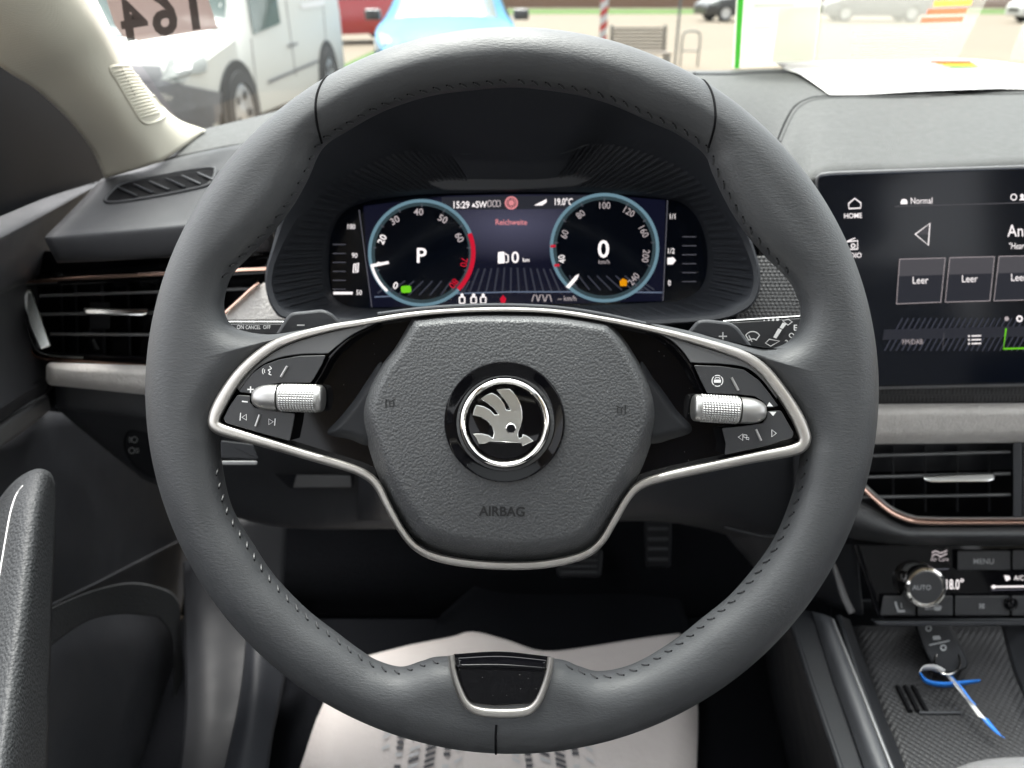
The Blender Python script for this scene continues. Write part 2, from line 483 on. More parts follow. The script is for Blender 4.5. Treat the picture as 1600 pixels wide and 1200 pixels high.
# ---- windscreen
base = [tuple(PY(x_, y_, Y_)) for x_, y_, Y_ in ((285, 212, .86), (470, 168, 1.0), (760, 119, 1.13), (1100, 113, 1.17), (1400, 108, 1.16), (1750, 108, 1.08))] + [(1.25, 0.8, 1.06)]
grid = []
for t in (0, 0.33, 0.66, 1.0):
    grid.append([(0.36 + (x - 0.36) * (1 - 0.12 * t), y + 0.02 - (0.80 - 0.0 * t) * t + 0.03 * sin(pi * t), z - 0.005 + 0.52 * t) for x, y, z in base])
gm = bpy.data.materials.new('window_glass'); gm.use_nodes = True
nt = gm.node_tree; nt.nodes.remove(nt.nodes['Principled BSDF'])
tr = nt.nodes.new('ShaderNodeBsdfTransparent'); tr.inputs['Color'].default_value = (0.84, 0.88, 0.865, 1)
gl = nt.nodes.new('ShaderNodeBsdfGlossy'); gl.inputs['Roughness'].default_value = 0.01
fr = nt.nodes.new('ShaderNodeFresnel'); fr.inputs['IOR'].default_value = 1.5
mxn = nt.nodes.new('ShaderNodeMixShader')
nt.links.new(fr.outputs[0], mxn.inputs[0]); nt.links.new(tr.outputs[0], mxn.inputs[1]); nt.links.new(gl.outputs[0], mxn.inputs[2])
nt.links.new(mxn.outputs[0], nt.nodes['Material Output'].inputs['Surface'])
MAT['window_glass'] = gm
glass = sheet('windscreen', grid, 'window_glass', None, 6, 0, loc=(0.36, 1.1, 1.1))
tag(glass, 'sloping clear windscreen above the dashboard', 'windscreen')
G = Hit(glass)
mesh('added_roof_glass', [(-0.30, -0.45, 1.645), (1.04, -0.45, 1.645), (1.04, 0.22, 1.645), (-0.30, 0.22, 1.645)], [(0, 1, 2, 3)], 'window_glass', roof, smooth=False)  # unseen pane over the added light opening

# ================================================================== dashboard
dash = thing('dashboard', 'dark grey dashboard with pale fabric strip and rose gold lines behind the wheel', 'dashboard', (0.3, 0.7, 0.85))
cols = [
    [PY(300, 206, .85), PY(285, 226, .80), PY(256, 248, .765)],
    [PY(400, 182, .93), PY(395, 203, .84), PY(395, 225, .765)],
    [PY(520, 150, 1.02), PY(500, 200, .75), P(500, 262, .56)],
    [PY(660, 122, 1.08), PY(660, 124, .8), P(680, 124, .545)],
    [PY(800, 112, 1.12), PY(800, 111, .85), P(800, 110, .54)],
    [PY(960, 108, 1.14), PY(950, 113, .85), P(950, 122, .54)],
    [PY(1100, 110, 1.15), PY(1100, 131, .90), P(1095, 240, .545)],
    [PY(1200, 107, 1.15), PY(1215, 150, .88), PY(1195, 330, .60)],
    [PY(1290, 106, 1.15), PY(1290, 155, .86), PY(1275, 277, .612)],
    [PY(1420, 104, 1.14), PY(1430, 165, .85), PY(1420, 269, .615)],
    [PY(1620, 103, 1.12), PY(1640, 160, .85), PY(1650, 257, .615)],
    [PY(1850, 103, 1.05), PY(1900, 170, .80), PY(1950, 250, .60)]]
top = sheet('upper_pad', [[c[i] for c in cols] for i in range(3)], 'pad', dash, 8, 0.006)
T = Hit(top)
def line_on(name, pts, M, rad, mat, parent, lift=0.0, n=8):
    v, f = tube([M(x, y, lift) for x, y in catmull(pts, 8)], rad, n)
    return mesh(name, v, f, mat, parent, 80)
line_on('panel_joint', [(1213, 224), (1216, 217), (1227, 190), (1241, 167), (1260, 155.5), (1280, 151), (1330, 149.5), (1450, 149), (1600, 147), (1700, 146)], T, 0.0011, 'seam', dash, -0.0002)
line_on('pad_edge', [(1218, 222), (1231, 192), (1244, 171), (1262, 159), (1282, 154), (1330, 152.5), (1450, 152)], T, 0.0022, 'pad', dash, -0.0010)
line_on('ledge', [(1085, 117), (1140, 117), (1190, 114), (1300, 112), (1500, 111), (1700, 110)], T, 0.004, 'hard', dash, -0.001)
# left pad with the side defroster slot
rows = [[PY(158, 280, .735), PY(260, 251, .75), PY(330, 234, .745), PY(440, 215, .70)],
        [PY(118, 322, .665), PY(225, 305, .67), PY(330, 288, .665), PY(430, 268, .64)],
        [PY(79, 361, .613), PY(184, 350, .615), PY(300, 339, .615), PY(420, 324, .609)],
        [PY(72, 368, .603), PY(180, 357, .605), PY(300, 346, .605), PY(420, 330, .60)],
        [PY(71, 376, .598), PY(180, 366, .598), PY(300, 355, .598), PY(420, 340, .595)],
        [PY(86, 405, .600), PY(180, 402, .600), PY(280, 396, .600), PY(430, 388, .600)],
        [PY(90, 411, .612), PY(180, 407, .612), PY(280, 401, .612), PY(430, 393, .612)]]
lp = sheet('left_pad', rows, 'soft', dash, 8, 0.004)
LP = Hit(lp)
slot = catmull([(165, 315), (176, 300), (192, 289), (245, 277), (326, 264), (337, 270), (330, 286), (313, 294), (250, 307), (186, 317)], 6, True)
sp = mesh('defroster_slot', [LP(x, y, 0.0008) for x, y in slot] , [tuple(range(len(slot)))], 'seam', dash, smooth=False, face_cam=True)  # flat near-black face on the pad; the slot's shaded depth is painted
v, f = tube([LP(x, y, 0.0006) for x, y in slot], 0.0016, 8, True); mesh('slot_rim', v, f, 'soft', sp, 80)
for k in range(6):
    x = 196 + k * 25; y0 = 313 - (x - 190) * 0.18
    a, b = (x - 10, y0 - 17 + 1), (x + 20, y0 - 2)
    v, f = tube([LP(a[0], a[1], 0.002), LP(b[0], b[1], 0.0025)], 0.0011, 6); mesh('louvre', v, f, 'hard', sp, 60)
# dark body of the dashboard behind vents, screen and column
sheet('left_body', [[PY(20, 395, .665), PY(200, 390, .665), PY(440, 385, .665)], [PY(15, 480, .665), PY(200, 480, .665), PY(440, 480, .665)], [PY(40, 580, .64), PY(200, 585, .64), PY(440, 590, .64)], [PY(60, 640, .645), PY(200, 660, .645), PY(440, 690, .645)]], 'piano', dash, 5)
sheet('center_body', [[PY(1240, 420, .64), PY(1300, 420, .64), PY(1800, 400, .64)], [PY(1240, 520, .63), PY(1300, 520, .63), PY(1800, 500, .63)], [PY(1240, 640, .60), PY(1300, 640, .60), PY(1800, 630, .60)], [PY(1240, 740, .605), PY(1300, 740, .60), PY(1800, 730, .60)], [PY(1240, 850, .605), PY(1300, 850, .595), PY(1800, 850, .595)]], 'hard', dash, 5)
sheet('screen_surround', [[PY(1185, 335, .605), PY(1275, 282, .622), PY(1420, 274, .628)], [PY(1190, 385, .618), PY(1280, 350, .632), PY(1420, 350, .635)], [PY(1190, 440, .625), PY(1280, 440, .638), PY(1420, 440, .64)]], 'hard', dash, 5)
# fabric strips
FS = Plane(PY(72, 580, .605), PY(420, 600, .605), PY(72, 700, .60))
strip_l = rounded([(72, 566), (420, 577), (420, 645), (230, 617), (72, 601)], 10, 5)
fl = inflate('fabric_strip', strip_l, (250, 595), FS, lambda d, x, y: 0.012 * (1 - (1 - min(d, 16) / 16) ** 2.2), 'fabric', dash, rings=18)
FR = Plane(PY(1300, 640, .575), PY(1700, 640, .575), PY(1300, 700, .578))
inflate('fabric_strip', rounded([(1250, 632), (1750, 629), (1750, 690), (1250, 695)], 8, 4), (1500, 661), FR, lambda d, x, y: 0.012 * (1 - (1 - min(d, 20) / 20) ** 2.2), 'fabric', dash, rings=18)
# fabric wedge and dotted panels beside the cluster
wedge = plate('fabric_wedge', [(352, 493), (360, 484), (396, 452), (412, 442), (450, 440), (450, 500), (352, 500)], Facing(0.60), 0.006, 'fabric', dash, bev=2)
band('rose_gold_line', catmull([(350, 490, 2.5), (372, 470, 2.5), (394, 450, 2.5), (405, 442, 2.3)], 6), Facing(0.60), 0.008, 0.002, 'rosegold', dash, closed=False, n=8)
plate('dotted_panel', [(1150, 400), (1265, 400), (1265, 520), (1150, 520)], Facing(0.585), 0.004, 'grid', dash, bev=1)
band('rose_gold_line', [(345, 424, 3.0), (380, 421.5, 3.0), (425, 420, 3.0)], Facing(0.60), 0.006, 0.002, 'rosegold', dash, closed=False, n=8)
# mesh strip under the screen
plate('mesh_strip', [(1250, 606), (1750, 600), (1750, 640), (1250, 640)], Plane(PY(1300, 620, .588), PY(1700, 620, .588), PY(1300, 650, .584)), 0.004, 'grid', dash, bev=1)
# lower dashboard and knee panel
sheet('lower_panel', [[PY(86, 598, .618), PY(230, 616, .618), PY(420, 640, .618), PY(640, 660, .63)],
                      [PY(88, 632, .610), PY(228, 650, .612), PY(420, 672, .615), PY(640, 700, .63)],
                      [PY(92, 641, .616), PY(230, 660, .618), PY(420, 684, .62), PY(640, 715, .64)],
                      [PY(150, 690, .645), PY(238, 715, .645), PY(420, 740, .65), PY(640, 770, .65)],
                      [PY(200, 730, .66), PY(245, 755, .66), PY(420, 815, .66), PY(640, 822, .66)],
                      [PY(205, 734, .69), PY(250, 760, .69), PY(420, 819, .70), PY(640, 826, .70)]], 'hard', dash, 6)
sheet('column_shroud', [[PY(560, 640, .58), PY(800, 640, .56), PY(1060, 640, .58), PY(1320, 660, .615)], [PY(560, 740, .61), PY(800, 740, .59), PY(1060, 740, .61), PY(1320, 750, .62)],
                        [PY(560, 805, .645), PY(800, 805, .63), PY(1060, 800, .64), PY(1320, 850, .63)], [PY(560, 826, .70), PY(800, 826, .70), PY(1060, 818, .70), PY(1320, 900, .66)]], 'hard', dash, 6)
# side cheek between knee panel and console
sheet('console_cheek', [[PY(1100, 790, .66), PY(1180, 800, .64), PY(1250, 810, .62), PY(1340, 820, .60)], [PY(1130, 830, .70), PY(1190, 850, .66), PY(1260, 880, .63), PY(1340, 890, .60)], [PY(1190, 900, .72), PY(1230, 920, .68), PY(1280, 940, .64), PY(1345, 962, .59)]], 'hard', dash, 6)
line_on('panel_joint', [(1130, 823), (1165, 832), (1195, 838), (1225, 838)], lambda x, y, h=0: PY(x, y, .615), 0.0012, 'hard', dash)
# slot, catch and column lever seen below the left spoke
MK = Plane(PY(420, 740, .640), PY(620, 740, .640), PY(420, 815, .650))
plate('tray_slot', rounded([(428, 740), (555, 741), (552, 763), (452, 763)], 4), MK, 0.004, 'dark', dash, bev=1)
plate('tray_lip', rounded([(463, 742), (548, 743), (550, 761), (458, 762)], 3), MK, 0.007, 'cap', dash, bev=2)
plate('hook', rounded([(577, 778), (640, 781), (640, 796), (600, 797), (580, 793)], 6), MK, 0.012, 'hard', dash, bev=4, bh=0.004)
plate('switch_block', rounded([(345, 688), (395, 694), (404, 718), (345, 716)], 3), Facing(0.56), 0.01, 'dark', dash, bev=2)
plate('switch_lip', rounded([(345, 720), (402, 720), (402, 727), (345, 727)], 3), Facing(0.56), 0.013, 'cap', dash, bev=2)
# light switch
lsw = thing('light_switch', 'round black headlight switch panel set into the lower dashboard', 'switch', PY(215, 720, .64))
ML = Plane(PY(190, 670, .632), PY(260, 670, .632), PY(190, 740, .648))
sw = plate('switch_face', catmull([(192, 690), (200, 672), (222, 664), (262, 668), (270, 740), (240, 748), (215, 735), (198, 714)], 6, True), ML, 0.006, 'dark', lsw, bev=4, bh=0.003)
ac = Acc(); Ml = lambda x, y, h=0: ML(x, y, 0.0064)
for cy in (687, 704):
    ac.add(stroke(circle(210 + (0 if cy < 700 else -4), cy, 4.5, 14), 1.4, Ml, 0, True)); 
    for k in range(3): ac.add(stroke([(201 if cy < 700 else 212, cy - 3 + 3 * k), (205 if cy < 700 else 217, cy - 3 + 3 * k)], 1.2, Ml))
ac.build('print', 'print_grey', sw)

# ================================================================== left windscreen pillar
pil = thing('windscreen_pillar', 'beige cloth covered windscreen pillar with ribbed tweeter grille', 'pillar', PY(240, 270, .74))
pg = [[P(-130, 10, .50), P(-40, -60, .50), P(40, -90, .52), P(118, -70, .60)],
      [P(0, 104, .585), P(70, 55, .575), P(130, 25, .60), P(160, 18, .66)],
      [P(60, 143, .635), P(120, 104, .625), P(170, 88, .65), P(196, 90, .70)],
      [P(110, 190, .675), P(170, 160, .665), P(212, 143, .69), P(232, 140, .74)],
      [P(143, 233, .705), P(205, 212, .695), P(248, 190, .72), P(275, 184, .78)],
      [P(164, 279, .725), P(235, 258, .72), P(272, 240, .745), P(322, 203, .815)]]
skin = sheet('trim_cover', pg, 'beige', pil, 8, 0.006)
K = Hit(skin)
gr_out = catmull([(171, 107), (190, 103), (209, 104), (225, 127), (243, 154), (258, 176), (252, 186), (233, 193), (219, 187), (200, 157), (183, 128)], 6, True)
v, f = tube([K(x, y, 0.0) for x, y in gr_out], 0.0012, 8, True); grl = mesh('grille_frame', v, f, 'beige_plain', pil, 80)
for k in range(15):
    t = (k + 0.6) / 15
    L = (173 + 46 * t, 110 + 76 * t); R_ = (208 + 42 * t, 107 + 70 * t)
    mid = ((L[0] + R_[0]) / 2 + 2, (L[1] + R_[1]) / 2 + 0 - 2.5 + 2 * t)
    v, f = tube([K(x, y, 0.0003) for x, y in catmull([L, mid, R_], 5)], 0.0009, 6); mesh('grille_rib', v, f, 'beige_plain', grl, 80)

# ================================================================== driver's door
door = thing('driver_door', 'dark driver door panel with grained pull handle and storage pocket', 'car door', (-0.42, 0.5, 0.5))
# mirror triangle
sheet('mirror_triangle', [[PX(-90, 20, -.425), PX(10, 80, -.435), PX(80, 130, -.445), PX(130, 185, -.455), PX(176, 280, -.47)], [PX(-90, 200, -.42), PX(0, 225, -.43), PX(60, 245, -.44), PX(110, 265, -.45), PX(172, 288, -.468)], [PX(-90, 400, -.415), PX(0, 370, -.425), PX(40, 350, -.435), PX(90, 330, -.445), PX(168, 296, -.465)]], 'door_black', door, 6)
sheet('top_roll', [[PX(-80, 368, -.385), PX(0, 338, -.403), PX(80, 306, -.425), PX(163, 281, -.452)],
                   [PX(-80, 400, -.362), PX(0, 366, -.378), PX(78, 328, -.405), PX(158, 287, -.445)],
                   [PX(-80, 425, -.360), PX(0, 385, -.378), PX(72, 345, -.405), PX(140, 300, -.440)],
                   [PX(-80, 495, -.385), PX(0, 447, -.400), PX(64, 405, -.420), PX(110, 340, -.445)],
                   [PX(-80, 510, -.400), PX(0, 460, -.415), PX(60, 430, -.430), PX(110, 380, -.450)]], 'soft', door, 8)
sheet('mid_panel', [[PX(-80, 500, -.405), PX(0, 450, -.42), PX(60, 420, -.435), PX(120, 380, -.455)], [PX(-80, 590, -.405), PX(0, 545, -.42), PX(50, 520, -.435), PX(110, 490, -.455)],
                    [PX(-80, 672, -.385), PX(0, 628, -.402), PX(40, 604, -.415), PX(95, 575, -.44)], [PX(-80, 690, -.382), PX(0, 642, -.402), PX(40, 615, -.415), PX(95, 584, -.44)],
                    [PX(-80, 715, -.405), PX(0, 662, -.42), PX(40, 632, -.43), PX(95, 598, -.45)]], 'soft', door, 6)
sheet('strip_panel', [[PX(-80, 725, -.40), PX(0, 668, -.413), PX(45, 638, -.425), PX(95, 606, -.45)], [PX(-80, 760, -.405), PX(0, 700, -.418), PX(45, 668, -.43), PX(95, 625, -.45)]], 'cap', door, 5)
face = sheet('lower_panel', [[PX(-100, 700, -.445), PX(20, 670, -.45), PX(100, 630, -.455), PX(220, 640, -.465), PX(340, 700, -.48)], [PX(-100, 900, -.445), PX(20, 880, -.45), PX(100, 880, -.455), PX(220, 880, -.465), PX(340, 900, -.48)], [PX(-100, 1300, -.445), PX(20, 1300, -.45), PX(100, 1300, -.455), PX(220, 1300, -.465), PX(340, 1300, -.48)]], 'hard', door, 6)
MD = Plane(PX(80, 950, -.405), PX(280, 940, -.43), PX(80, 1150, -.405))
frame = catmull([(60, 968), (79, 950), (146, 922), (208, 910), (262, 922), (280, 939)], 6) + catmull([(282, 950), (286, 1050), (287, 1117), (276, 1180), (262, 1260)], 6) + catmull([(255, 1260), (262, 1200), (270, 1110), (271, 1054), (266, 992), (248, 966)], 6) + catmull([(240, 963), (187, 960), (133, 972), (75, 1013), (50, 1035)], 6)
plate('pocket_frame', frame, MD, 0.010, 'handle_grain', door, bev=3, bh=0.003)
sheet('pocket_wall', [[PX(20, 1020, -.425), PX(133, 960, -.430), PX(200, 950, -.437), PX(275, 955, -.442)], [PX(20, 1100, -.412), PX(133, 1050, -.415), PX(200, 1040, -.42), PX(275, 1040, -.440)], [PX(20, 1300, -.405), PX(133, 1300, -.408), PX(200, 1300, -.416), PX(275, 1300, -.442)]], 'hard', door, 6)
line_on('panel_joint', [(60, 962), (79, 947), (150, 912), (220, 876), (275, 848), (330, 822)], Plane(PX(20, 880, -.447), PX(220, 880, -.462), PX(20, 1100, -.447)), 0.002, 'hard', door)
handle = sheet('pull_handle', [[P(-10, 790, .545), P(22, 752, .53), P(55, 733, .525), P(78, 738, .535), P(86, 756, .57)],
                      [P(-22, 850, .515), P(18, 800, .50), P(48, 790, .495), P(70, 790, .51), P(88, 805, .56)],
                      [P(-35, 950, .475), P(10, 930, .46), P(38, 925, .458), P(58, 925, .475), P(82, 940, .53)],
                      [P(-50, 1080, .435), P(-5, 1080, .42), P(22, 1080, .42), P(46, 1080, .44), P(78, 1080, .50)],
                      [P(-70, 1260, .39), P(-25, 1260, .375), P(0, 1260, .375), P(30, 1260, .40), P(73, 1260, .47)]], 'handle_grain', door, 6)
line_on('chrome_line', [(-6, 930), (1, 890), (12, 825), (18, 796), (26, 773), (36, 759)], Hit(handle), 0.0006, 'steel', door, 0.0001)
mesh('outer_skin', *rbox((-0.57, 0.205, 0.36), (-0.492, 1.0, 0.98), 0.02), 'hard', door)
# kick panel and sill beside the pedals
kick = thing('kick_panel', 'dark plastic sill and kick panel beside the footwell', 'trim panel', PX(340, 1150, -.40))
sheet('panel', [[P(286, 880, 1.0), P(310, 860, .99), P(380, 800, 1.0), P(450, 800, 1.02)], [P(288, 1000, .95), P(320, 980, .95), P(375, 960, .97), P(440, 950, .99)], [P(288, 1120, .87), P(325, 1110, .87), P(370, 1080, .90), P(425, 1060, .92)], [P(270, 1280, .77), P(300, 1280, .765), P(340, 1270, .77), P(400, 1260, .78)]], 'dark', kick, 6)
sheet('sill_cover', [[P(385, 990, .93), P(405, 985, .92), P(460, 985, .95)], [P(375, 1080, .87), P(400, 1070, .86), P(445, 1065, .89)], [P(355, 1180, .81), P(385, 1170, .80), P(425, 1160, .82)], [P(330, 1290, .75), P(360, 1290, .745), P(410, 1290, .755)]], 'hood', kick, 6)

# ================================================================== passenger side and seats (round the camera, they shade the cabin)
pdoor = mesh('passenger_door', *rbox((1.16, -1.5, 0.35), (1.24, 0.8, 1.06), 0.03), 'hard', None, loc=(1.2, -0.3, 0.35)); tag(pdoor, 'dark passenger side door panel opposite the wheel', 'car door')
rdoor = mesh('rear_door', *rbox((-0.52, -1.5, 0.35), (-0.45, 0.2, 1.06), 0.03), 'hard', None, loc=(-0.48, -0.6, 0.35)); tag(rdoor, 'dark door side behind the driver seat', 'car door')
def seat(label, x):
    t = thing('car_seat', label, 'seat', (x, -0.25, 0.44))
    mesh('cushion', *rbox((x - 0.25, -0.38, 0.50), (x + 0.25, 0.10, 0.66), 0.06, 5), 'seat_cloth', t, 50)
    Mx = Matrix.Translation((x, -0.36, 0.62)) @ Matrix.Rotation(radians(14), 4, 'X')
    mesh('backrest', *rbox((-0.25, -0.07, 0), (0.25, 0.06, 0.62), 0.055, 5, Mx), 'seat_cloth', t, 50)
    mesh('headrest', *rbox((-0.13, -0.05, 0.66), (0.13, 0.05, 0.84), 0.045, 5, Mx), 'seat_cloth', t, 50)
    return t
seat('grey cloth driver seat facing the steering wheel', 0.0)
seat('grey cloth passenger seat beside the centre console', 0.74)
tg = mesh('tailgate', *rbox((-0.5, -1.80, 0.44), (1.22, -1.70, 1.46), 0.03), 'hard', None, loc=(0.36, -1.75, 0.44)); tag(tg, 'dark unseen tailgate added behind the rear bench to block light', 'tailgate')  # unseen; closes the rear to keep out light from behind
for px_, lb in ((-0.47, 'pale centre pillar between the driver side doors'), (1.18, 'pale centre pillar between the passenger side doors')):  # unseen pillars, put in to cut light from behind
    q = mesh('centre_pillar', *rbox((px_ - 0.03, -0.62, 1.03), (px_ + 0.03, -0.30, 1.60), 0.02), 'beige_plain', None, loc=(px_, -0.4, 1.03)); tag(q, lb, 'pillar')
rear = mesh('rear_bench', *rbox((-0.44, -1.65, 0.44), (1.16, -1.40, 1.20), 0.06, 5), 'seat_cloth', None, loc=(0.36, -1.5, 0.44)); tag(rear, 'grey cloth rear bench at the back of the cabin', 'seat')
# ================================================================== steering wheel
DW = 0.39
MW = Facing(DW)
wheel = thing('steering_wheel', 'dark grey leather steering wheel with two spokes and round chrome bird emblem', 'steering wheel', P(800, 610, DW))

# ---- leather rim with the roots of the spokes: traced inner edge (x, y, matching angle on the outer circle)
CX, CY, RX, RY = 800, 610, 572, 567
def ang(x, y): return math.degrees(math.atan2(y - CY, x - CX))
inner = []
for x, y in [(797, 136), (745, 140), (675, 149), (605, 171), (545, 203), (504, 232), (480, 282), (456, 324), (424, 365), (388, 402), (361, 432), (350, 470)]:
    a = ang(x, y); inner.append((x, y, a + 360 if a < 0 else a))
inner += [(354, 497, 195.6), (372, 514, 193), (417, 522, 190), (470, 516, 186), (530, 504, 184), (585, 497, 183), (560, 508, 182.5), (480, 525, 181), (420, 550, 179),
          (375, 597, 176), (346, 645, 171.5), (344, 685, 168.5)]
for x, y in [(346, 721), (362, 792), (398, 854), (429, 900), (479, 952), (528, 990), (560, 1014), (589, 1032), (626, 1042), (659, 1033), (690, 1026), (783, 1026), (870, 1030), (904, 1041),
             (934, 1049), (974, 1043), (1013, 1026), (1061, 995), (1096, 967), (1143, 928), (1190, 872), (1217, 827), (1240, 767), (1247, 733)]:
    inner.append((x, y, ang(x, y)))
inner += [(1251, 706, 12.3), (1254, 680, 10), (1243, 648, 8), (1218, 612, 6), (1193, 582, 4.5), (1163, 560, 3), (1128, 547, 2), (1080, 531, 1.2), (1030, 517, .5), (1019, 506, -.2),
          (1072, 516, -1.2), (1120, 529, -2.4), (1173, 542, -5.5), (1203, 545, -8.5), (1232, 533, -11.5), (1247, 511, -14), (1251, 487, -15.4)]
for x, y in [(1246, 464), (1231, 436), (1194, 398), (1160, 357), (1135, 316), (1114, 272), (1100, 240), (1060, 210), (1014, 189), (958, 164), (906, 149), (850, 140)]:
    inner.append((x, y, ang(x, y)))
inn = catmull(inner, 12, True)
inn = [(x, y, a) for x, y, a in inn]
# the angle jumps by a full turn at the top; rebuild the last span
last = catmull([(906, 149, ang(906, 149)), (850, 140, ang(850, 140)), (797, 136, ang(797, 136)), (745, 140, ang(745, 140))], 12)
inn[-12:] = last[12:24]
first = catmull([(850, 140, ang(850, 140) + 360), (797, 136, ang(797, 136) + 360), (745, 140, ang(745, 140) + 360), (675, 149, ang(675, 149) + 360)], 12)
inn[:12] = first[12:24]
NS = len(inn); NT = 26
BR = 0.0165
edge_in = [(x, y) for x, y, a in inn]
out_pts = [(CX + RX * cos(radians(a)), CY + RY * sin(radians(a))) for x, y, a in inn]
pts = []
for (xi, yi), (xo, yo) in zip(edge_in, out_pts):
    for k in range(NT + 1):
        t = 0.5 - 0.5 * cos(pi * k / NT); pts.append((xo + (xi - xo) * t, yo + (yi - yo) * t))
dist = dist_to(edge_in, pts)
pa = np.array(pts); ro = np.hypot((pa[:, 0] - CX) / RX, (pa[:, 1] - CY) / RY); dist = np.minimum(dist, (1 - ro) * 570)
WR = 50.0
def rim_h(d):
    q = 1 - min(max(d, 0), WR) / WR
    return BR * math.sqrt(max(0, 1 - q * q))
def rim_point(x, y, h, d):
    # offset along the axis of the wheel, the section drawn in a little so that its outline falls on the sighted edge
    rr = math.hypot((x - CX) / RX, (y - CY) / RY)
    return P(x, y, DW - h * 0.55) - FW * (h * 0.45)
def seam_dip(x, y):
    return 0.0
verts = []; faces = []
front = [rim_point(x, y, rim_h(d), d) for (x, y), d in zip(pts, dist)]
back = [rim_point(x, y, -rim_h(d) * 0.9 - 0.0002, d) for (x, y), d in zip(pts, dist)]
W1 = NT + 1
verts = front + back
for i in range(NS):
    j = (i + 1) % NS
    for k in range(NT):
        faces.append((i * W1 + k, j * W1 + k, j * W1 + k + 1, i * W1 + k + 1))
        b = NS * W1
        faces.append((b + i * W1 + k + 1, b + j * W1 + k + 1, b + j * W1 + k, b + i * W1 + k))
    b = NS * W1
    faces.append((i * W1, b + i * W1, b + j * W1, j * W1))
    faces.append((i * W1 + NT, j * W1 + NT, b + j * W1 + NT, b + i * W1 + NT))
rim = mesh('rim', verts, faces, 'leather', wheel, angle=80)

def rim_at(x, y, lift=0.0):
    d = min(float(dist_to(edge_in, [(x, y)])[0]), (1 - math.hypot((x - CX) / RX, (y - CY) / RY)) * 570)
    return rim_point(x, y, rim_h(d) + lift, d)
# radial seams of the leather cover
for line in ([(513, 119), (504, 140), (499, 165), (500, 195), (505, 226)], [(1097, 125), (1106, 145), (1111, 170), (1111, 200), (1104, 234)], [(776, 1122), (775, 1140), (775, 1160), (775, 1177)]):
    path = catmull(line, 8)
    v, f = tube([rim_at(x, y, 0.0001) for x, y in path], 0.0006, 8)
    sm = mesh('seam', v, f, 'seam', rim, 80)
    for off in (-5, 5):                     # the turned leather edge beside the seam
        pass
# cross stitching along the inner edge
ac = Acc(); holes = Acc()
arc = 0.0; nxt = 10.0; E2 = edge_in
for i in range(NS):
    j = (i + 1) % NS
    (x0, y0), (x1, y1) = E2[i], E2[j]; l = math.hypot(x1 - x0, y1 - y0)
    while arc + l >= nxt:
        t = (nxt - arc) / l; x, y = x0 + (x1 - x0) * t, y0 + (y1 - y0) * t
        nxt += 20.5
        # not on the spokes or behind the badge
        if (y > 440 and y < 715) or (690 < x < 880 and y > 900): continue
        tx, ty = (x1 - x0) / l, (y1 - y0) / l
        rx, ry = x - CX, y - CY; rl = math.hypot(rx, ry); rx, ry = rx / rl, ry / rl
        a = (x + rx * 6.5 + tx * 3.5, y + ry * 6.5 + ty * 3.5); b = (x + rx * 3.2 - tx * 3.5, y + ry * 3.2 - ty * 3.5)
        m = ((a[0] + b[0]) / 2, (a[1] + b[1]) / 2)
        pa_, pm_, pb_ = rim_at(*a, 0.0), rim_at(*m, 0.0004), rim_at(*b, 0.0)
        ac.add(tube([pa_, pm_, pb_], 0.0006, 6))
        c = rim_at(x + rx * 7.2 + tx * 5, y + ry * 7.2 + ty * 5, 0.0)
        holes.add(lathe(c - (CAM - c).normalized() * 0.0006, CAM - c, [(0.0006, 0), (0.0006, 0.0006), (0.0002, 0.0008)], 8))
    arc += l
ac.build('stitching', 'thread', rim, kind='stuff')
holes.build('stitch_holes', 'seam', rim, kind='stuff')

# ---- satin metal frame round the spokes and the hub
left_tip = [(560, 505, 5), (520, 511.5, 5.5), (466, 525, 6.5), (428, 540, 8), (397, 562, 9), (370, 590, 10), (347, 626, 11), (335, 653, 10), (340, 668, 10), (375, 680, 9), (427, 695, 8), (480, 711, 7.5), (547, 731, 7), (576, 745, 7), (592, 762, 6.5)]
bottom = [(607, 792, 6), (628, 829, 6), (650, 855, 6), (683, 871, 6.5), (735, 880.5, 6.5), (802, 884, 6.5), (858, 880.5, 6.5), (910, 868, 6.5), (938, 848, 6), (960, 813, 6), (982, 776, 6)]
right_tip = [(1003, 757, 7), (1040, 745, 7.5), (1093, 733, 8), (1173, 716, 8.5), (1240, 703, 9.5), (1257, 690, 10), (1254, 671, 10.5), (1240, 642, 10.5), (1216, 606, 10), (1192, 577, 9), (1163, 557, 8), (1125, 543, 7), (1070, 527, 6), (1013, 513, 5)]
top = [(952, 500.5, 4.5), (875, 488, 4), (801, 484, 4), (717, 485.5, 4), (640, 492, 4.5)]
trim_path = catmull(left_tip + bottom + right_tip + top, 8, True)
trim = band('trim_frame', trim_path, MW, 0.0075, 0.0085, 'satin', wheel, n=20, power=0.45)
# ---- gloss black panel that fills the frame
plate('gloss_panel', [(x, y) for x, y, w in trim_path], MW, 0.010, 'piano', wheel, bev=1, base=-0.004)
# leather strip above the frame, textured
strip = catmull([(590, 491, 3.5), (665, 482.5, 4), (735, 478.5, 4.2), (801, 478, 4.2), (875, 482, 4), (940, 491.5, 3.8), (1009, 506, 3.2)], 8)
band('top_strip', strip, MW, 0.004, 0.008, 'hard', wheel, closed=False)

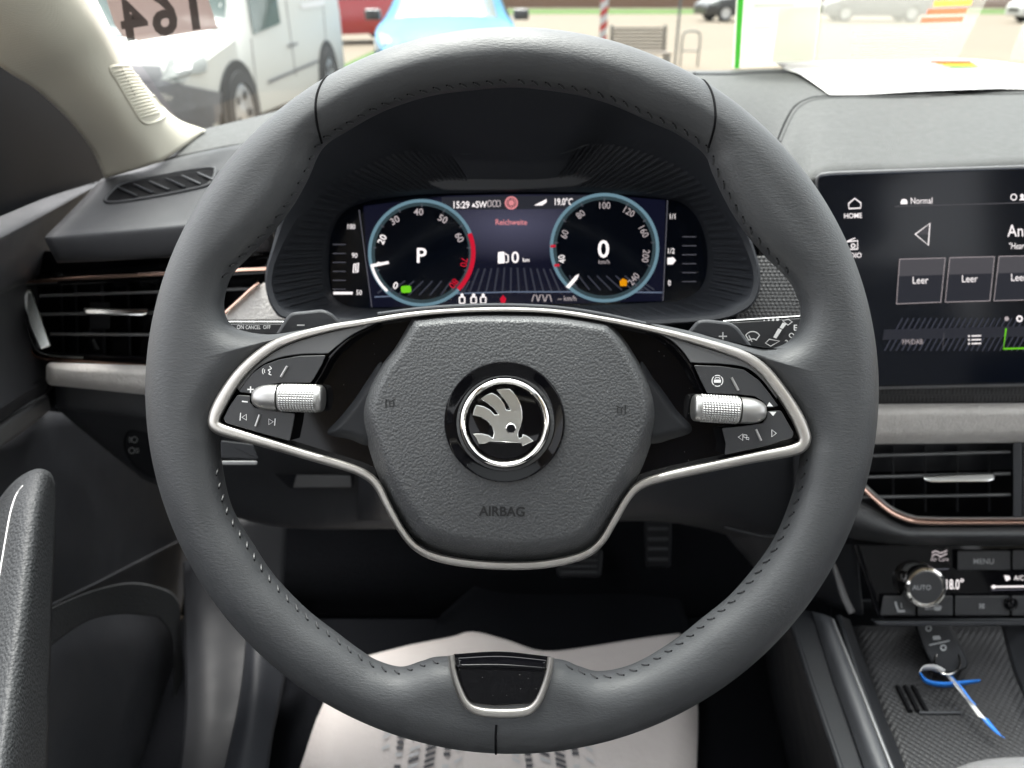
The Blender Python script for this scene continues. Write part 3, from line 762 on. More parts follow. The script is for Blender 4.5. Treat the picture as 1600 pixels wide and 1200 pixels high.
# ---- airbag cover
bag_pts = [(644, 496), (619, 540), (595, 572), (574, 610), (565, 648), (573, 692), (588, 739), (609, 785), (630, 820), (652, 847), (690, 864), (742, 875), (802, 879), (858, 875.5),
           (906, 865), (935, 846), (958, 812), (979, 777), (1001, 738), (1019, 690), (1026, 648), (1019, 609), (998, 565), (973, 526), (951, 503), (875, 491), (801, 488), (717, 489)]
bag = []
for i, p in enumerate(bag_pts):
    bag.append(p)
bag = catmull(bag[:25], 7) + catmull(bag[24:] + [bag[0]], 7)[1:-1]
def bag_h(d, x, y):
    w = 16 + 20 * min(1, max(0, (y - 560) / 260)); h = 0.016
    q = 1 - min(d, w) / w
    s = (1 - q ** 2.2) * h
    dome = 0.006 * max(0, 1 - ((x - 795) / 260) ** 2) * max(0, 1 - ((y - 670) / 230) ** 2)
    return s + dome
cover = inflate('airbag_cover', bag, (795, 680), MW, bag_h, 'grain', wheel, rings=40, base=0.003)
HB = 0.003 + 0.016 + 0.006
def MB(x, y, h=0.0): return P(x, y, DW - 0.003 - bag_h(100, x, y) - h)
ac = Acc(); ac.add(text('AIRBAG', 784, 799, 21, MB, 0.00025, rot=1, sx=0.98, bold=0.022)); ac.build('airbag_lettering', 'print_dark', cover)
for cx, cy, sgn in ((609, 630, 1), (971, 640, -1)):
    ac = Acc()
    ac.add(stroke([(cx - sgn * 6, cy - 7), (cx - sgn * 6, cy + 7)], 2.0, MB, 0.0003))
    ac.add(stroke([(cx - sgn * 2, cy - 3), (cx + sgn * 3, cy - 3), (cx + sgn * 8, cy - 6)], 2.0, MB, 0.0003))
    ac.add(stroke([(cx - sgn * 0, cy - 3), (cx - sgn * 0, cy + 5), (cx + sgn * 6, cy + 5), (cx + sgn * 6, cy - 3)], 2.0, MB, 0.0003))
    ac.build('horn_symbol', 'print_dark', cover)
# ---- emblem: black dish, chrome ring, winged arrow
EX, EY = 788.5, 658.5
def ME(x, y, h=0.0): return P(x, y, DW - 0.0235 - h)
c0 = ME(EX, EY, 0); pxm = (DW - 0.0235) / S
dish = mesh('emblem_dish', *lathe(c0, -FW, [(94 * pxm, -0.003), (94 * pxm, 0.0022), (92.5 * pxm, 0.0030), (90 * pxm, 0.0028), (80 * pxm, 0.0012), (70 * pxm, 0.0006), (58 * pxm, 0.0016), (30 * pxm, 0.0024), (0.0002, 0.0026)], 96), 'piano', wheel, 30)
ring = mesh('emblem_ring', *lathe(c0 + RT * 0.5 * pxm - UP * 1.5 * pxm, -FW, [(59 * pxm, 0.0), (59 * pxm, 0.0035), (61 * pxm, 0.0050), (64 * pxm, 0.0058), (67.5 * pxm, 0.0054), (70.5 * pxm, 0.0038), (71.5 * pxm, 0.001), (71.5 * pxm, 0.0)], 96), 'chrome', dish, 40)
wing = [(868, 775), (825, 738), (790, 717), (757, 708), (752, 738), (727, 742), (718, 722), (722, 690), (742, 635), (760, 565), (757, 490), (742, 425), (715, 370), (678, 318), (640, 283), (575, 282), (510, 292), (548, 338), (590, 392), (622, 440), (642, 484),
        (608, 478), (590, 425), (555, 375), (510, 338), (470, 320), (415, 340), (362, 380), (425, 418), (485, 468), (528, 522), (500, 525), (455, 478), (395, 446), (325, 432), (302, 475), (288, 535), (360, 550), (425, 588), (468, 640), (488, 700), (478, 742),
        (440, 716), (380, 702), (290, 704), (322, 745), (348, 802), (405, 802), (450, 781), (600, 786), (748, 795), (756, 826)]
wing = [(690 + x / 6, 560 + y / 6) for x, y in wing]
arrow = plate('winged_arrow', wing, ME, 0.0022, 'bright_trim', dish, bev=1.3, bh=0.0008, base=0.0018, seg=3)
mesh('arrow_eye', *lathe(ME(690 + 650 / 6, 560 + 656 / 6, 0.0036), -FW, [(8 * pxm, 0), (8 * pxm, 0.0006), (6.8 * pxm, 0.0009)], 24), 'chrome', arrow, 40)
mesh('arrow_pupil', *lathe(ME(690 + 650 / 6, 560 + 656 / 6, 0.0041), -FW, [(6.6 * pxm, 0), (6.6 * pxm, 0.0006), (0.0001, 0.0006)], 24), 'seam', arrow, 40)

# ---- switch pods on the spokes
cap_l = catmull([(587, 505), (552, 522), (530, 538), (513, 552)], 6) + catmull([(510, 552.5), (469, 553.5), (435, 559.5), (408, 571.5), (389, 590), (374, 611)], 6)[1:] + catmull([(370, 606), (386, 585), (410, 563), (441, 543), (481, 528), (533, 515)], 6)
plate('spoke_cap', cap_l, MW, 0.009, 'cap', wheel, bev=1.5, base=0.004)
cap_r = catmull([(1019, 517), (1048, 531), (1068, 550), (1079, 566)], 6) + catmull([(1083, 567), (1125, 568.5), (1164, 574), (1189, 592), (1214, 624)], 6)[1:] + catmull([(1215, 617), (1192, 588), (1168, 568), (1131, 553), (1080, 537)], 6)
plate('spoke_cap', cap_r, MW, 0.009, 'cap', wheel, bev=1.5, base=0.004)
# gloss blade along the inner edge of each pod
for path in ([(590, 506, 3), (556, 524, 4), (533, 541, 5), (515, 560, 5), (503, 582, 5), (490, 603, 4)], [(1016, 518, 3), (1046, 535, 4), (1064, 553, 5), (1078, 572, 5), (1090, 596, 5), (1098, 612, 4)]):
    band('gloss_blade', catmull(path, 8), MW, 0.007, 0.0055, 'piano', wheel, closed=False)
def button(name, poly, r=5):
    return plate(name, rounded(poly, 2.5, 3), MW, 0.013, 'button', wheel, bev=0.9, bh=0.0006, base=0.002, seg=2)
ub_l = [(435, 562), (469, 556), (509, 555), (504, 568), (491, 591), (485, 598), (440, 598), (419, 601), (403, 609), (395, 615.5), (373, 612.5), (383, 597), (397, 581), (413, 570)]
lb_l = [(371, 617), (392, 618.5), (390, 628), (398, 637), (432, 642.5), (461, 646), (458, 665), (453, 689), (420, 680.5), (353, 661), (349, 654), (358, 636)]
ub_r = [(1084, 570.5), (1125, 572), (1162, 577.5), (1186, 594.5), (1204, 617), (1216, 634.5), (1200, 637.5), (1192, 627), (1179, 619), (1152, 616), (1105, 614.5), (1093, 591)]
lb_r = [(1128, 669), (1160, 666), (1192, 661), (1198, 652), (1199, 642.5), (1220, 641.5), (1240, 676), (1238, 684), (1200, 696), (1132, 711), (1134, 694)]
bul, bll, bur, blr = button('button_upper', ub_l, 4), button('button_lower', lb_l, 4), button('button_upper', ub_r, 4), button('button_lower', lb_r, 4)
def MP(x, y, h=0.0): return P(x, y, DW - 0.0152 - h)
def slit(a, b, par, w=2.1):
    mesh('metal_bar', *tube([MP(*a, 0.0), MP(*b, 0.0)], w * 0.000312, 10), 'steel', par, 60)
slit((449, 572), (439, 589), bul); slit((406, 648), (399.5, 666), bll); slit((1143, 590), (1153.5, 610), bur); slit((1181, 671), (1189, 688.5), blr)
ac = Acc()      # voice symbol
ac.add(stroke(catmull([(421, 572), (424, 576), (419, 578), (422, 581), (420, 584), (424, 586)], 4), 1.3, MP, 0.0003))
for r in (4, 7): ac.add(stroke(circle(417, 580, r, 8, 140, 220), 1.1, MP, 0.0003))
ac.add(stroke([(386.5, 608.5), (396.5, 608.5)], 2, MP, 0.0003)); ac.add(stroke([(391.5, 603.5), (391.5, 613.5)], 2, MP, 0.0003))
ac.build('print', 'print_white', bul)
ac = Acc()
ac.add(stroke([(378, 627), (387, 628)], 2, MP, 0.0003))
ac.add(stroke([(376, 645), (375, 657)], 1.5, MP, 0.0003)); ac.add(tri(381.5, 652, 7, 9, True, MP, 1.3, 0.0003))
ac.add(stroke([(430, 654), (429, 665)], 1.5, MP, 0.0003)); ac.add(tri(423.5, 659, 7, 9, False, MP, 1.3, 0.0003))
ac.build('print', 'print_white', bll)
ac = Acc()      # lane assistant symbol: car between arcs
for a0, a1 in ((-50, 50), (130, 230), (60, 120), (240, 300)): ac.add(stroke(circle(1121, 595, 8.5, 8, a0, a1), 1.3, MP, 0.0003))
ac.add(stroke([(1117, 592), (1118.5, 590), (1123.5, 590), (1125, 592)], 1.3, MP, 0.0003)); ac.add(poly2(rounded([(1115.5, 593), (1126.5, 593), (1126.5, 598), (1115.5, 598)], 1), MP, 0.0003))
ac.add(poly2([(1202, 628), (1208, 635), (1198, 635)], MP, 0.0003)); ac.build('print', 'print_white', bur)
ac = Acc()
ac.add(poly2([(1202, 643.5), (1213, 643.5), (1208, 650)], MP, 0.0003))
ac.add(tri(1157, 683, 7, 10, True, MP, 1.3, 0.0003)); ac.add(stroke([(1162, 679), (1167, 680), (1167, 684), (1162, 683)], 1.2, MP, 0.0003, True)); ac.add(stroke([(1166, 683), (1170, 684), (1170, 687), (1166, 686)], 1.1, MP, 0.0003, True))
ac.add(tri(1209.5, 677, 7, 11, False, MP, 1.3, 0.0003)); ac.build('print', 'print_white', blr)
# knurled rollers with their metal bullets
def roller(x0, x1, yc, slope, tip, r=21.5):
    h = 0.0135; s = 1 if tip < x0 else -1       # bullet end on the left (1) or right (-1)
    def A(x, dy=0): return P(x, yc + (x - (x0 + x1) / 2) * slope + dy, DW - h)
    p0, p1 = A(x0), A(x1); ax = (p1 - p0); L = ax.length; ax.normalize(); u = FW.cross(ax).normalized(); w = ax.cross(u)
    R0 = r * (DW - h) / S; n = 144; m = 56
    vs = []; fs = []
    for i in range(m + 1):
        for k in range(n):
            e = min(i, m - i); rr = R0 * (0.93 if e == 0 else 1.0)
            if 2 <= i <= m - 2: rr += 0.00022 * (1 if (k // 2) % 2 == 0 and (i // 2) % 2 == 0 else -0.5)
            vs.append(p0 + ax * (L * i / m) + u * rr * cos(2 * pi * k / n) + w * rr * sin(2 * pi * k / n))
    for i in range(m):
        for k in range(n): fs.append((i * n + k, i * n + (k + 1) % n, (i + 1) * n + (k + 1) % n, (i + 1) * n + k))
    fs.append(tuple(reversed(range(n)))); fs.append(tuple(m * n + k for k in range(n)))
    ro = mesh('roller', vs, fs, 'steel', wheel, 30)
    # rounded collar at the free end
    fe, d = (p1, ax) if s == 1 else (p0, -ax)
    mesh('roller_cap', *lathe(fe - d * 0.001, d, [(R0 * 0.985, 0), (R0 * 1.0, 0.0012), (R0 * 0.97, 0.0028), (R0 * 0.86, 0.0036), (R0 * 0.5, 0.0040), (0.0001, 0.0041)], 40), 'steel', ro, 40)
    # bullet: a half-rounded nose that runs into the spoke
    be, d = (p0, -ax) if s == 1 else (p1, ax)
    Lb = (be - A(tip)).length
    prof = [(R0 * 0.985, 0.0006)] + [(R0 * 0.97 * (1 - (t / 10) ** 3.2) ** 0.5, 0.0006 + Lb * t / 10) for t in range(1, 10)] + [(0.0002, Lb)]
    mesh('roller_nose', *lathe(be, d, prof, 40), 'steel', ro, 50)
roller(437, 497, 622, 0.02, 394)
roller(1091, 1153, 639, 0.06, 1197)
# ---- dark horn carrier showing behind the airbag cover on both sides
for pts_ in ([(598, 560), (572, 590), (552, 620), (528, 650), (508, 672), (514, 684), (545, 690), (572, 700), (600, 690), (610, 620)], [(1000, 560), (1025, 590), (1042, 612), (1062, 640), (1084, 664), (1080, 680), (1050, 690), (1022, 697), (990, 690), (985, 620)]):
    inflate('horn_carrier', catmull(pts_, 6, True), (sum(p[0] for p in pts_) / 10, sum(p[1] for p in pts_) / 10), MW, lambda d, x, y: 0.005 * min(1, d / 14) ** 0.7, 'dark', wheel, rings=10, base=0.004)
# ---- badge on the lower rim
u_path = catmull([(705, 1024, 5.5), (708, 1047, 5.5), (716, 1075, 6), (728, 1099, 6.5), (748, 1111, 7.5), (782, 1114.5, 8), (820, 1112, 7.5), (838, 1100, 6.5), (850, 1075, 6), (858, 1047, 5.5), (861, 1027, 5.5)], 8)
def MG(x, y, h=0.0): return P(x, y, DW - 0.0140 - h)
band('badge_frame', u_path, MG, 0.0, 0.0045, 'satin', wheel, closed=False, n=14)
plate('badge_insert', rounded([(712, 1041), (857, 1046), (846, 1078), (834, 1101), (770, 1105), (733, 1099), (720, 1074)], 12, 6), MG, 0.006, 'piano', wheel, bev=4, bh=0.0012, base=-0.003)
sheet('badge_top', [[P(709, 1022, DW - 0.004), P(783, 1018, DW - 0.004), P(860, 1026, DW - 0.004)], [P(709, 1028, DW - 0.012), P(784, 1026, DW - 0.012), P(860, 1032, DW - 0.012)], [P(711.5, 1040, DW - 0.0172), P(784, 1040, DW - 0.0172), P(857, 1045, DW - 0.0172)]], 'piano', wheel, 6, 0.003)
# ---- shift paddles
pl = rounded([(420, 540), (447, 496), (456, 488), (505, 483), (519, 489), (560, 530)], 10, 5)
MPd = Facing(DW + 0.028)
paddle = plate('shift_paddle', pl, MPd, 0.006, 'hard', wheel, bev=5, bh=0.003)
Acc().add(stroke([(464, 508), (476, 508)], 2.2, MPd, 0.0064)).build('print', 'print_white', paddle)
pr = rounded([(1060, 535), (1090, 500), (1104, 499), (1140, 503), (1153, 511), (1186, 556)], 10, 5)
paddle2 = plate('shift_paddle', pr, MPd, 0.006, 'hard', wheel, bev=5, bh=0.003)
Acc().add(stroke([(1123, 525.5), (1136, 525.5)], 2, MPd, 0.0064)).add(stroke([(1129.5, 519), (1129.5, 532)], 2, MPd, 0.0064)).build('print', 'print_white', paddle2)

# specks of dust on the gloss parts
random.seed(21); dst = Acc()
for k in range(16):
    x, y = random.choice([(random.uniform(505, 560), random.uniform(560, 720)), (random.uniform(1040, 1090), random.uniform(600, 720)), (random.uniform(560, 600), random.uniform(520, 560)), (random.uniform(1010, 1050), random.uniform(530, 590))])
    dst.add(poly2(circle(x, y, random.uniform(.25, .5), 6), MW, 0.0062))
for k in range(8): dst.add(poly2(circle(random.uniform(725, 842), random.uniform(1052, 1092), random.uniform(.25, .5), 6), MG, 0.0032))
dst.build('dust', 'dust', wheel, kind='stuff', smooth=False, face_cam=True)

# ================================================================== column stalks
def stalk(name, label, lo, hi, d, prints, edge):
    t = thing(name, label, 'control stalk', P((lo[0] + hi[0]) / 2, hi[1], d))
    M = Facing(d)
    pts_ = rounded([(lo[0], lo[1]), (hi[0], lo[1] + edge), (hi[0], hi[1] + edge), (lo[0], hi[1])], 4)
    b = plate('lever', pts_, M, 0.014, 'button', t, bev=4, bh=0.003)
    Mt = lambda x, y, h=0: M(x, y, 0.0144 + h)
    band('edge_trim', catmull([(lo[0], lo[1], 1.6), ((lo[0] + hi[0]) / 2, lo[1] + edge / 2, 1.6), (hi[0], lo[1] + edge, 1.6)], 4), M, 0.011, 0.003, 'steel', t, closed=False, n=8)
    ac = Acc()
    for p in prints(Mt): ac.add(p)
    ac.build('print', 'print_white', b)
    return t
stalk('indicator_stalk', 'flat black cruise control stalk lettered ON CANCEL OFF beside the minus paddle', (290, 503), (470, 532), 0.45,
      lambda M: [text('ON', 375.5, 511, 9, M, sx=.8), text('CANCEL', 395.5, 511.3, 8.5, M, sx=.72), text('OFF', 417, 511, 8.5, M, sx=.8)] + [poly2(circle(x, 503.5, 1.2, 8), M) for x in (377, 397, 418)], 0)
stalk('wiper_stalk', 'black wiper stalk with white windscreen symbol beside the plus paddle', (1130, 502), (1300, 570), 0.45,
      lambda M: [stroke(circle(1176, 531, 13, 10, 215, 325), 1.5, M), stroke([(1165, 523.5), (1170, 532)], 1.5, M), stroke([(1187, 523.5), (1181, 532)], 1.5, M), stroke(circle(1176, 538, 8.5, 8, 225, 315), 1.5, M), stroke([(1175, 534), (1170, 524)], 1.5, M),
                 poly2([(1208, 527), (1216, 513), (1222, 515), (1213, 529)], M), poly2([(1218, 512), (1223, 504), (1229, 506), (1223, 514)], M),
                 stroke([(1223, 501), (1232, 499), (1238, 503), (1231, 508)], 1.4, M, 0.0006, True), stroke([(1202, 530), (1196, 536), (1204, 541), (1218, 533)], 1.4, M, 0.0006, True),
                 text('E', 1243, 512, 13, M), text('OFF', 1242, 524, 11, M), text('2x', 1232, 535, 11, M)] + [poly2(circle(1194 + 7 * i, 500.5 - i * 0.4, 1.2 + 0.4 * i, 8), M) for i in range(4)], -11)
# ================================================================== instrument cluster
DC = 0.60
MC = Facing(DC)
cl = thing('instrument_cluster', 'black hooded instrument cluster with two lit round dials', 'instrument cluster', P(800, 490, DC))
CCX, CCY = 800, 385
def polar(loop, N):
    lp_ = catmull(loop, 10, True); A = np.array([(math.atan2(y - CCY, x - CCX), math.hypot(x - CCX, y - CCY)) for x, y in lp_])
    A = A[np.argsort(A[:, 0])]; th = -pi + 2 * pi * np.arange(N) / N
    return np.interp(th, A[:, 0], A[:, 1], period=2 * pi)
A_ = [(450, 499), (427, 484), (416, 455), (415, 425), (424, 390), (442, 332), (478, 260), (546, 172), (680, 116), (800, 105), (920, 112), (1045, 160), (1120, 256), (1158, 334), (1180, 393), (1188, 430), (1183, 466), (1160, 488), (1110, 502), (960, 510), (800, 512), (640, 508), (540, 505)]
B_ = [(466, 489), (440, 477), (429, 452), (429, 428), (440, 395), (470, 345), (512, 292), (593, 249), (640, 236), (690, 242), (800, 247), (872, 244), (938, 225), (1018, 242), (1088, 280), (1138, 345), (1164, 395), (1174, 430), (1169, 460), (1147, 478), (1100, 492), (960, 500), (800, 502), (640, 499), (550, 496)]
C_ = [(560, 481), (524, 468), (514, 442), (513, 400), (518, 362), (537, 331), (575, 314), (640, 305), (700, 302), (800, 300), (900, 300), (960, 302), (1041, 311), (1070, 319), (1092, 343), (1105, 381), (1106, 421), (1096, 450), (1073, 465), (1039, 472), (900, 478), (800, 480), (650, 482)]
N = 1080
ra, rb, rc = polar(A_, N), polar(B_, N), polar(C_, N)
TH = -pi + 2 * pi * np.arange(N) / N
up_ = np.clip(-np.sin(TH) * 1.25 + 0.05, 0, 1)           # the hood reaches further out over the top
loops = [(ra, .575 - .02 * up_, 0), (ra, .545 - .03 * up_, 0), (ra * .97 + rb * .03, .536 - .030 * up_, 0), (ra * .8 + rb * .2, .534 - .018 * up_, 0), (rb * .75 + ra * .25, .535 + .015 * up_, 0), (rb, .540 + .030 * up_, 0)]
for k in range(1, 8):
    t = k / 8; loops.append((rb + (rc - rb) * t, .541 + .030 * up_ + (.052 - .030 * up_) * t, 1 if 1 <= k <= 6 else 0))
loops += [(rc, .596 + 0 * up_, 0), (rc * 0.99, .606 + 0 * up_, 0)]
vs = []; fs = []
for r, d, rib in loops:
    for i in range(N):
        th = -pi + 2 * pi * i / N
        side = abs(cos(th)) > 0.55
        h = (0.0011 if (i // 3) % 2 else -0.0011) if (rib and (side or sin(th) > 0)) else 0
        vs.append(P(CCX + r[i] * cos(th), CCY + r[i] * sin(th), d[i] - h))
for k in range(len(loops) - 1):
    for i in range(N):
        j = (i + 1) % N; fs.append((k * N + i, k * N + j, (k + 1) * N + j, (k + 1) * N + i))
mesh('hood', vs, fs, 'hood', cl, 25)
mesh('display_lens', [MC(CCX + rc[i] * 1.01 * cos(-pi + 2 * pi * i / N), CCY + rc[i] * 1.01 * sin(-pi + 2 * pi * i / N)) for i in range(0, N, 6)], [tuple(range(N // 6))], 'lens', cl, smooth=False, face_cam=True)
plate('hood_recess', rounded([(682, 224), (760, 217), (850, 216), (935, 220), (905, 232), (880, 240), (720, 241), (700, 234)], 6), Facing(.570), 0.003, 'hard', cl, bev=2)
plate('sensor_bar', rounded([(652, 278), (760, 273), (940, 271), (925, 280), (898, 291), (800, 297), (694, 297), (672, 288)], 4), Facing(.588), 0.003, 'hard', cl, bev=2)
# the lit screen: navy picture with a soft violet glow, drawn by the display itself
dm = bpy.data.materials.new('display_picture'); dm.use_nodes = True; nt = dm.node_tree; b = nt.nodes['Principled BSDF']
b.inputs['Base Color'].default_value = (0.002, 0.002, 0.003, 1); b.inputs['Roughness'].default_value = 0.15; b.inputs['Specular IOR Level'].default_value = 0.2
tc = nt.nodes.new('ShaderNodeTexCoord'); mp = nt.nodes.new('ShaderNodeMapping'); gr = nt.nodes.new('ShaderNodeTexGradient'); gr.gradient_type = 'SPHERICAL'
gc = P(800, 352, DC) - ORG[cl]
mp.vector_type = 'TEXTURE'; mp.inputs['Location'].default_value = gc; mp.inputs['Scale'].default_value = (0.085, 0.030, 0.030)
nt.links.new(tc.outputs['Object'], mp.inputs['Vector']); nt.links.new(mp.outputs[0], gr.inputs['Vector'])
rp = nt.nodes.new('ShaderNodeValToRGB'); rp.color_ramp.elements[0].color = (0.0035, 0.004, 0.012, 1); rp.color_ramp.elements[1].color = (0.062, 0.062, 0.10, 1)
nt.links.new(gr.outputs['Fac'], rp.inputs['Fac']); nt.links.new(rp.outputs['Color'], b.inputs['Emission Color']); b.inputs['Emission Strength'].default_value = 0.17
MAT['display_picture'] = dm
disp = mesh('display', [MC(x, y, 0.0008) for x, y in [(568, 322), (700, 306), (800, 304), (940, 304), (1040, 313), (1036, 470), (800, 477), (578, 480)]], [tuple(range(8))], 'display_picture', cl, smooth=False, face_cam=True)
acc = {}
def A(m): return acc.setdefault(m, Acc())
# background lines fanning out in the lower half
for k in range(34):
    x = 590 + k * 13; f0 = (x - 800) / 210
    A('e_line').add(stroke([(800 + (x - 800) * 0.78 + 0, 418 + 6 * abs(f0)), (x, 458)], 2.6, MC, 0.0010))
A('e_blueline').add(stroke([(585, 464), (700, 459), (800, 456), (900, 456), (1035, 457)], 2.0, MC, 0.0011))
A('e_box').add(poly2([(690, 308), (925, 305), (925, 326), (690, 328)], MC, 0.0010))
for cx, cy, r in ((659, 395, 84), (944.5, 387, 85.5)):
    Acc().add(poly2(circle(cx, cy, r - 3, 60), MC, 0.0013)).build('dial_face', 'lens', disp, smooth=False, face_cam=True)
for cx, cy, r in ((659, 395, 84), (944.5, 387, 85.5)):
    rr = Acc(); rr.add(band('x', [(x, y, 2.6) for x, y in circle(cx, cy, r - 2.6, 80)], MC, 0.0022, 0.0012, None, None, ret=True)); rr.build('dial_ring', 'e_ring', disp)
    A('e_ring_dim').add(stroke(circle(cx, cy, r - 8, 60), 5, MC, 0.0015, True))
    for k in range(11):
        a = radians(130 + 28 * k); A('e_grey').add(stroke([(cx + (r - 13) * cos(a), cy + (r - 13) * sin(a)), (cx + (r - 7) * cos(a), cy + (r - 7) * sin(a))], 1.2, MC, 0.0017))
    for k in range(8):     # the fan of lines shows in the dials too
        x = cx - 45 + k * 16; A('e_line').add(stroke([(x * 0.9 + 80, cy + 44), (x + (x - 800) * 0.05, cy + 66)], 2.2, MC, 0.0016))
A('e_red').add(stroke(circle(659, 395, 80.5, 20, -22, 45), 7, MC, 0.0036))
A('e_white').add(stroke(circle(659, 395, 80.5, 12, 132, 167), 4, MC, 0.0036))
A('e_white').add(poly2([(580, 413), (607, 408), (608, 412), (580, 418)], MC, 0.0040))
A('e_white').add(poly2([(868 + 16, 448), (899, 431), (905, 428), (902, 436), (889, 451)], MC, 0.0040))
for s, x, y, rot in (('0', 618, 446, 15), ('1', 595, 411, -80), ('20', 597, 374, -65), ('30', 617, 344, -30), ('40', 654, 331, 0), ('50', 692, 342, 28), ('60', 718, 371, 62)):
    A('e_pale' if s in ('30', '40', '50', '60') else 'e_white').add(text(s, x, y, 15, MC, 0.0020, rot, bold=0.012))
for s, x, y, rot in (('70', 725, 410, 100), ('80', 709, 443, 128)): A('e_red').add(text(s, x, y, 15, MC, 0.0020, rot, bold=0.0))
for s, x, y, rot in (('40', 878, 405, -100), ('60', 882, 366, -72), ('80', 907, 335, -38), ('100', 945, 321, 0), ('120', 983, 331, 30), ('160', 1006, 362, 62), ('200', 1009, 400, 98), ('240', 990, 436, 128)):
    A('e_white' if s == '40' else 'e_pale').add(text(s, x, y, 15, MC, 0.0020, rot if rot <= 98 else rot - 180, sx=0.9, bold=0.0))
A('e_white').add(text('P', 659, 399, 33, MC, 0.0020, bold=0.012)); A('e_white').add(text('0', 943, 389, 38, MC, 0.0020, bold=0.012)); A('e_pale').add(text('km/h', 944, 409, 9, MC, 0.002, bold=0.0))
A('e_white').add(text('15:29', 721, 320, 15, MC, 0.002, sx=0.82, bold=0.012)).add(text('SW', 752, 319.5, 14, MC, 0.002, sx=.85, bold=0.012)).add(text('19.0°C', 881, 315, 15, MC, 0.002, sx=0.72, bold=0.012))
A('e_white').add(poly2([(737, 323), (740, 317), (743, 323)], MC, .002))
for dx in (0, 8, 14): A('e_pale').add(stroke(rounded([(762 + dx, 314), (767 + dx, 313), (768 + dx, 322), (762 + dx, 323)], 2, 2), 1.5, MC, .002, True))
A('e_pink').add(stroke(circle(799, 317, 9, 28), 2.6, MC, .002, True)).add(poly2(circle(799, 317, 4.5, 16), MC, .002)).add(stroke(circle(799, 317, 6.2, 20), 1.0, MC, .002, True))
A('e_white').add(poly2([(834, 321), (854, 311), (854, 316), (847, 321)], MC, .002))
A('e_pink').add(text('Reichweite', 799, 347, 12.5, MC, .002, sx=0.9, bold=0.01))
A('e_white').add(poly2(rounded([(778, 394), (788, 393), (789, 411), (778, 412)], 2), MC, .002)).add(stroke([(789, 396), (794, 399), (794, 409), (790, 410)], 2, MC, .002)).add(text('0', 805, 402, 25, MC, .002, bold=0.012)).add(text('km', 822, 406, 9, MC, .002))
for x in (722, 740, 755): A('e_white').add(stroke(rounded([(x - 4, 464), (x + 4, 464), (x + 4, 474), (x - 4, 474)], 2), 2, MC, .002, True)).add(poly2(circle(x, 461, 2.5, 10), MC, .002))
A('e_red').add(poly2([(786, 461), (791, 467), (789, 474), (783, 474), (781, 467)], MC, .002))
for x in (836, 846, 857): A('e_pale').add(stroke([(x - 5, 471), (x - 2, 461), (x + 2, 461), (x + 5, 471)], 1.6, MC, .002))
A('e_pale').add(text('-- km/h', 886, 466, 12, MC, .002, sx=.85, bold=0.0))
A('e_green').add(poly2(rounded([(626, 447), (642, 446), (643, 457), (627, 458)], 4), MC, .002))
A('e_orange').add(poly2([(968, 440), (973, 435), (980, 438), (979, 447), (969, 447)], MC, .002))
for y in (385, 415): A('e_red').add(stroke([(860 if y == 385 else 866, y), (868 if y == 385 else 874, y - 1)], 4, MC, .004))
# side scales on the lens
for s, x, y in (('100', 549, 354), ('90', 554, 399), ('50', 561, 457)): A('e_white').add(text(s, x, y, 11, MC, .002, 3, sx=.85, bold=0.0))
A('e_white').add(stroke([(521, 458), (551, 458)], 4, MC, .002)).add(stroke([(553, 413), (560, 411), (559, 425), (552, 426)], 2, MC, .002, True)).add(stroke([(556, 413), (556, 424)], 2, MC, .002))
for s, x, y in (('1/1', 1051, 338), ('1/2', 1049, 392), ('0', 1046, 442)): A('e_white').add(text(s, x, y, 12, MC, .002, 0, sx=.8, bold=0.0))
A('e_white').add(poly2([(1043, 403), (1052, 402), (1056, 407), (1051, 413), (1043, 413)], MC, .002))
for k in range(6):
    y = 382 + k * 14
    A('e_grey').add(stroke([(520, y), (540, y)], 1.0, MC, .0015)); A('e_grey').add(stroke([(1066, y - 12), (1088, y - 12)], 1.0, MC, .0015))
for x0, y0, x1, y1 in ((561, 328, 581, 480), (1043, 313, 1036, 470)): A('e_grey').add(stroke([(x0, y0), (x1, y1)], 1.2, MC, .0012))
NM = {'e_white': 'white_readings', 'e_pale': 'pale_readings', 'e_red': 'red_marks', 'e_pink': 'pink_marks', 'e_green': 'green_lamp', 'e_orange': 'amber_lamp', 'e_grey': 'scale_ticks', 'e_line': 'background_lines', 'e_blueline': 'divider_line', 'e_box': 'status_bar', 'e_ring_dim': 'inner_ring'}
for k, a in acc.items(): a.build(NM[k], k, disp, smooth=False, face_cam=True, kind='stuff')

# ================================================================== touchscreen
ts = thing('touchscreen', 'wide black glass touchscreen showing radio presets on the dashboard', 'touchscreen', PY(1450, 605, .57))
MT = Plane(PY(1290, 285, .600), PY(1700, 262, .605), PY(1372, 606, .560))
outl = rounded([(1277, 275), (1300, 272), (1780, 256), (1760, 596), (1296, 606)], 22, 6)
plate('bezel', offset(outl, -4), MT, 0.012, 'greytrim', ts, bev=3, base=-0.012)
scr = plate('glass', outl, MT, 0.0035, 'lens', ts, bev=3, base=-0.002, bh=0.001)
MAT['lens_gloss'] = MAT['lens']
acc = {}
def MS(x, y, h=0.0): return MT(x, y, 0.0017 + h)
A('e_white').add(stroke([(1326, 318), (1335.5, 310), (1345, 317), (1345, 325), (1326.5, 326)], 2, MS, .0003, True))
A('e_white').add(text('HOME', 1333, 337, 11, MS, .0003, -1.5, sx=.92, bold=.01)).add(text('RADIO', 1331, 399, 11, MS, .0003, -1.5, sx=.92, bold=.01))
A('e_white').add(stroke([(1322, 378), (1340, 376), (1340, 389), (1322, 390)], 2, MS, .0003, True)).add(stroke(circle(1333, 384, 3, 12), 1.6, MS, .0003, True)).add(stroke([(1324, 377), (1336, 372)], 1.6, MS, .0003))
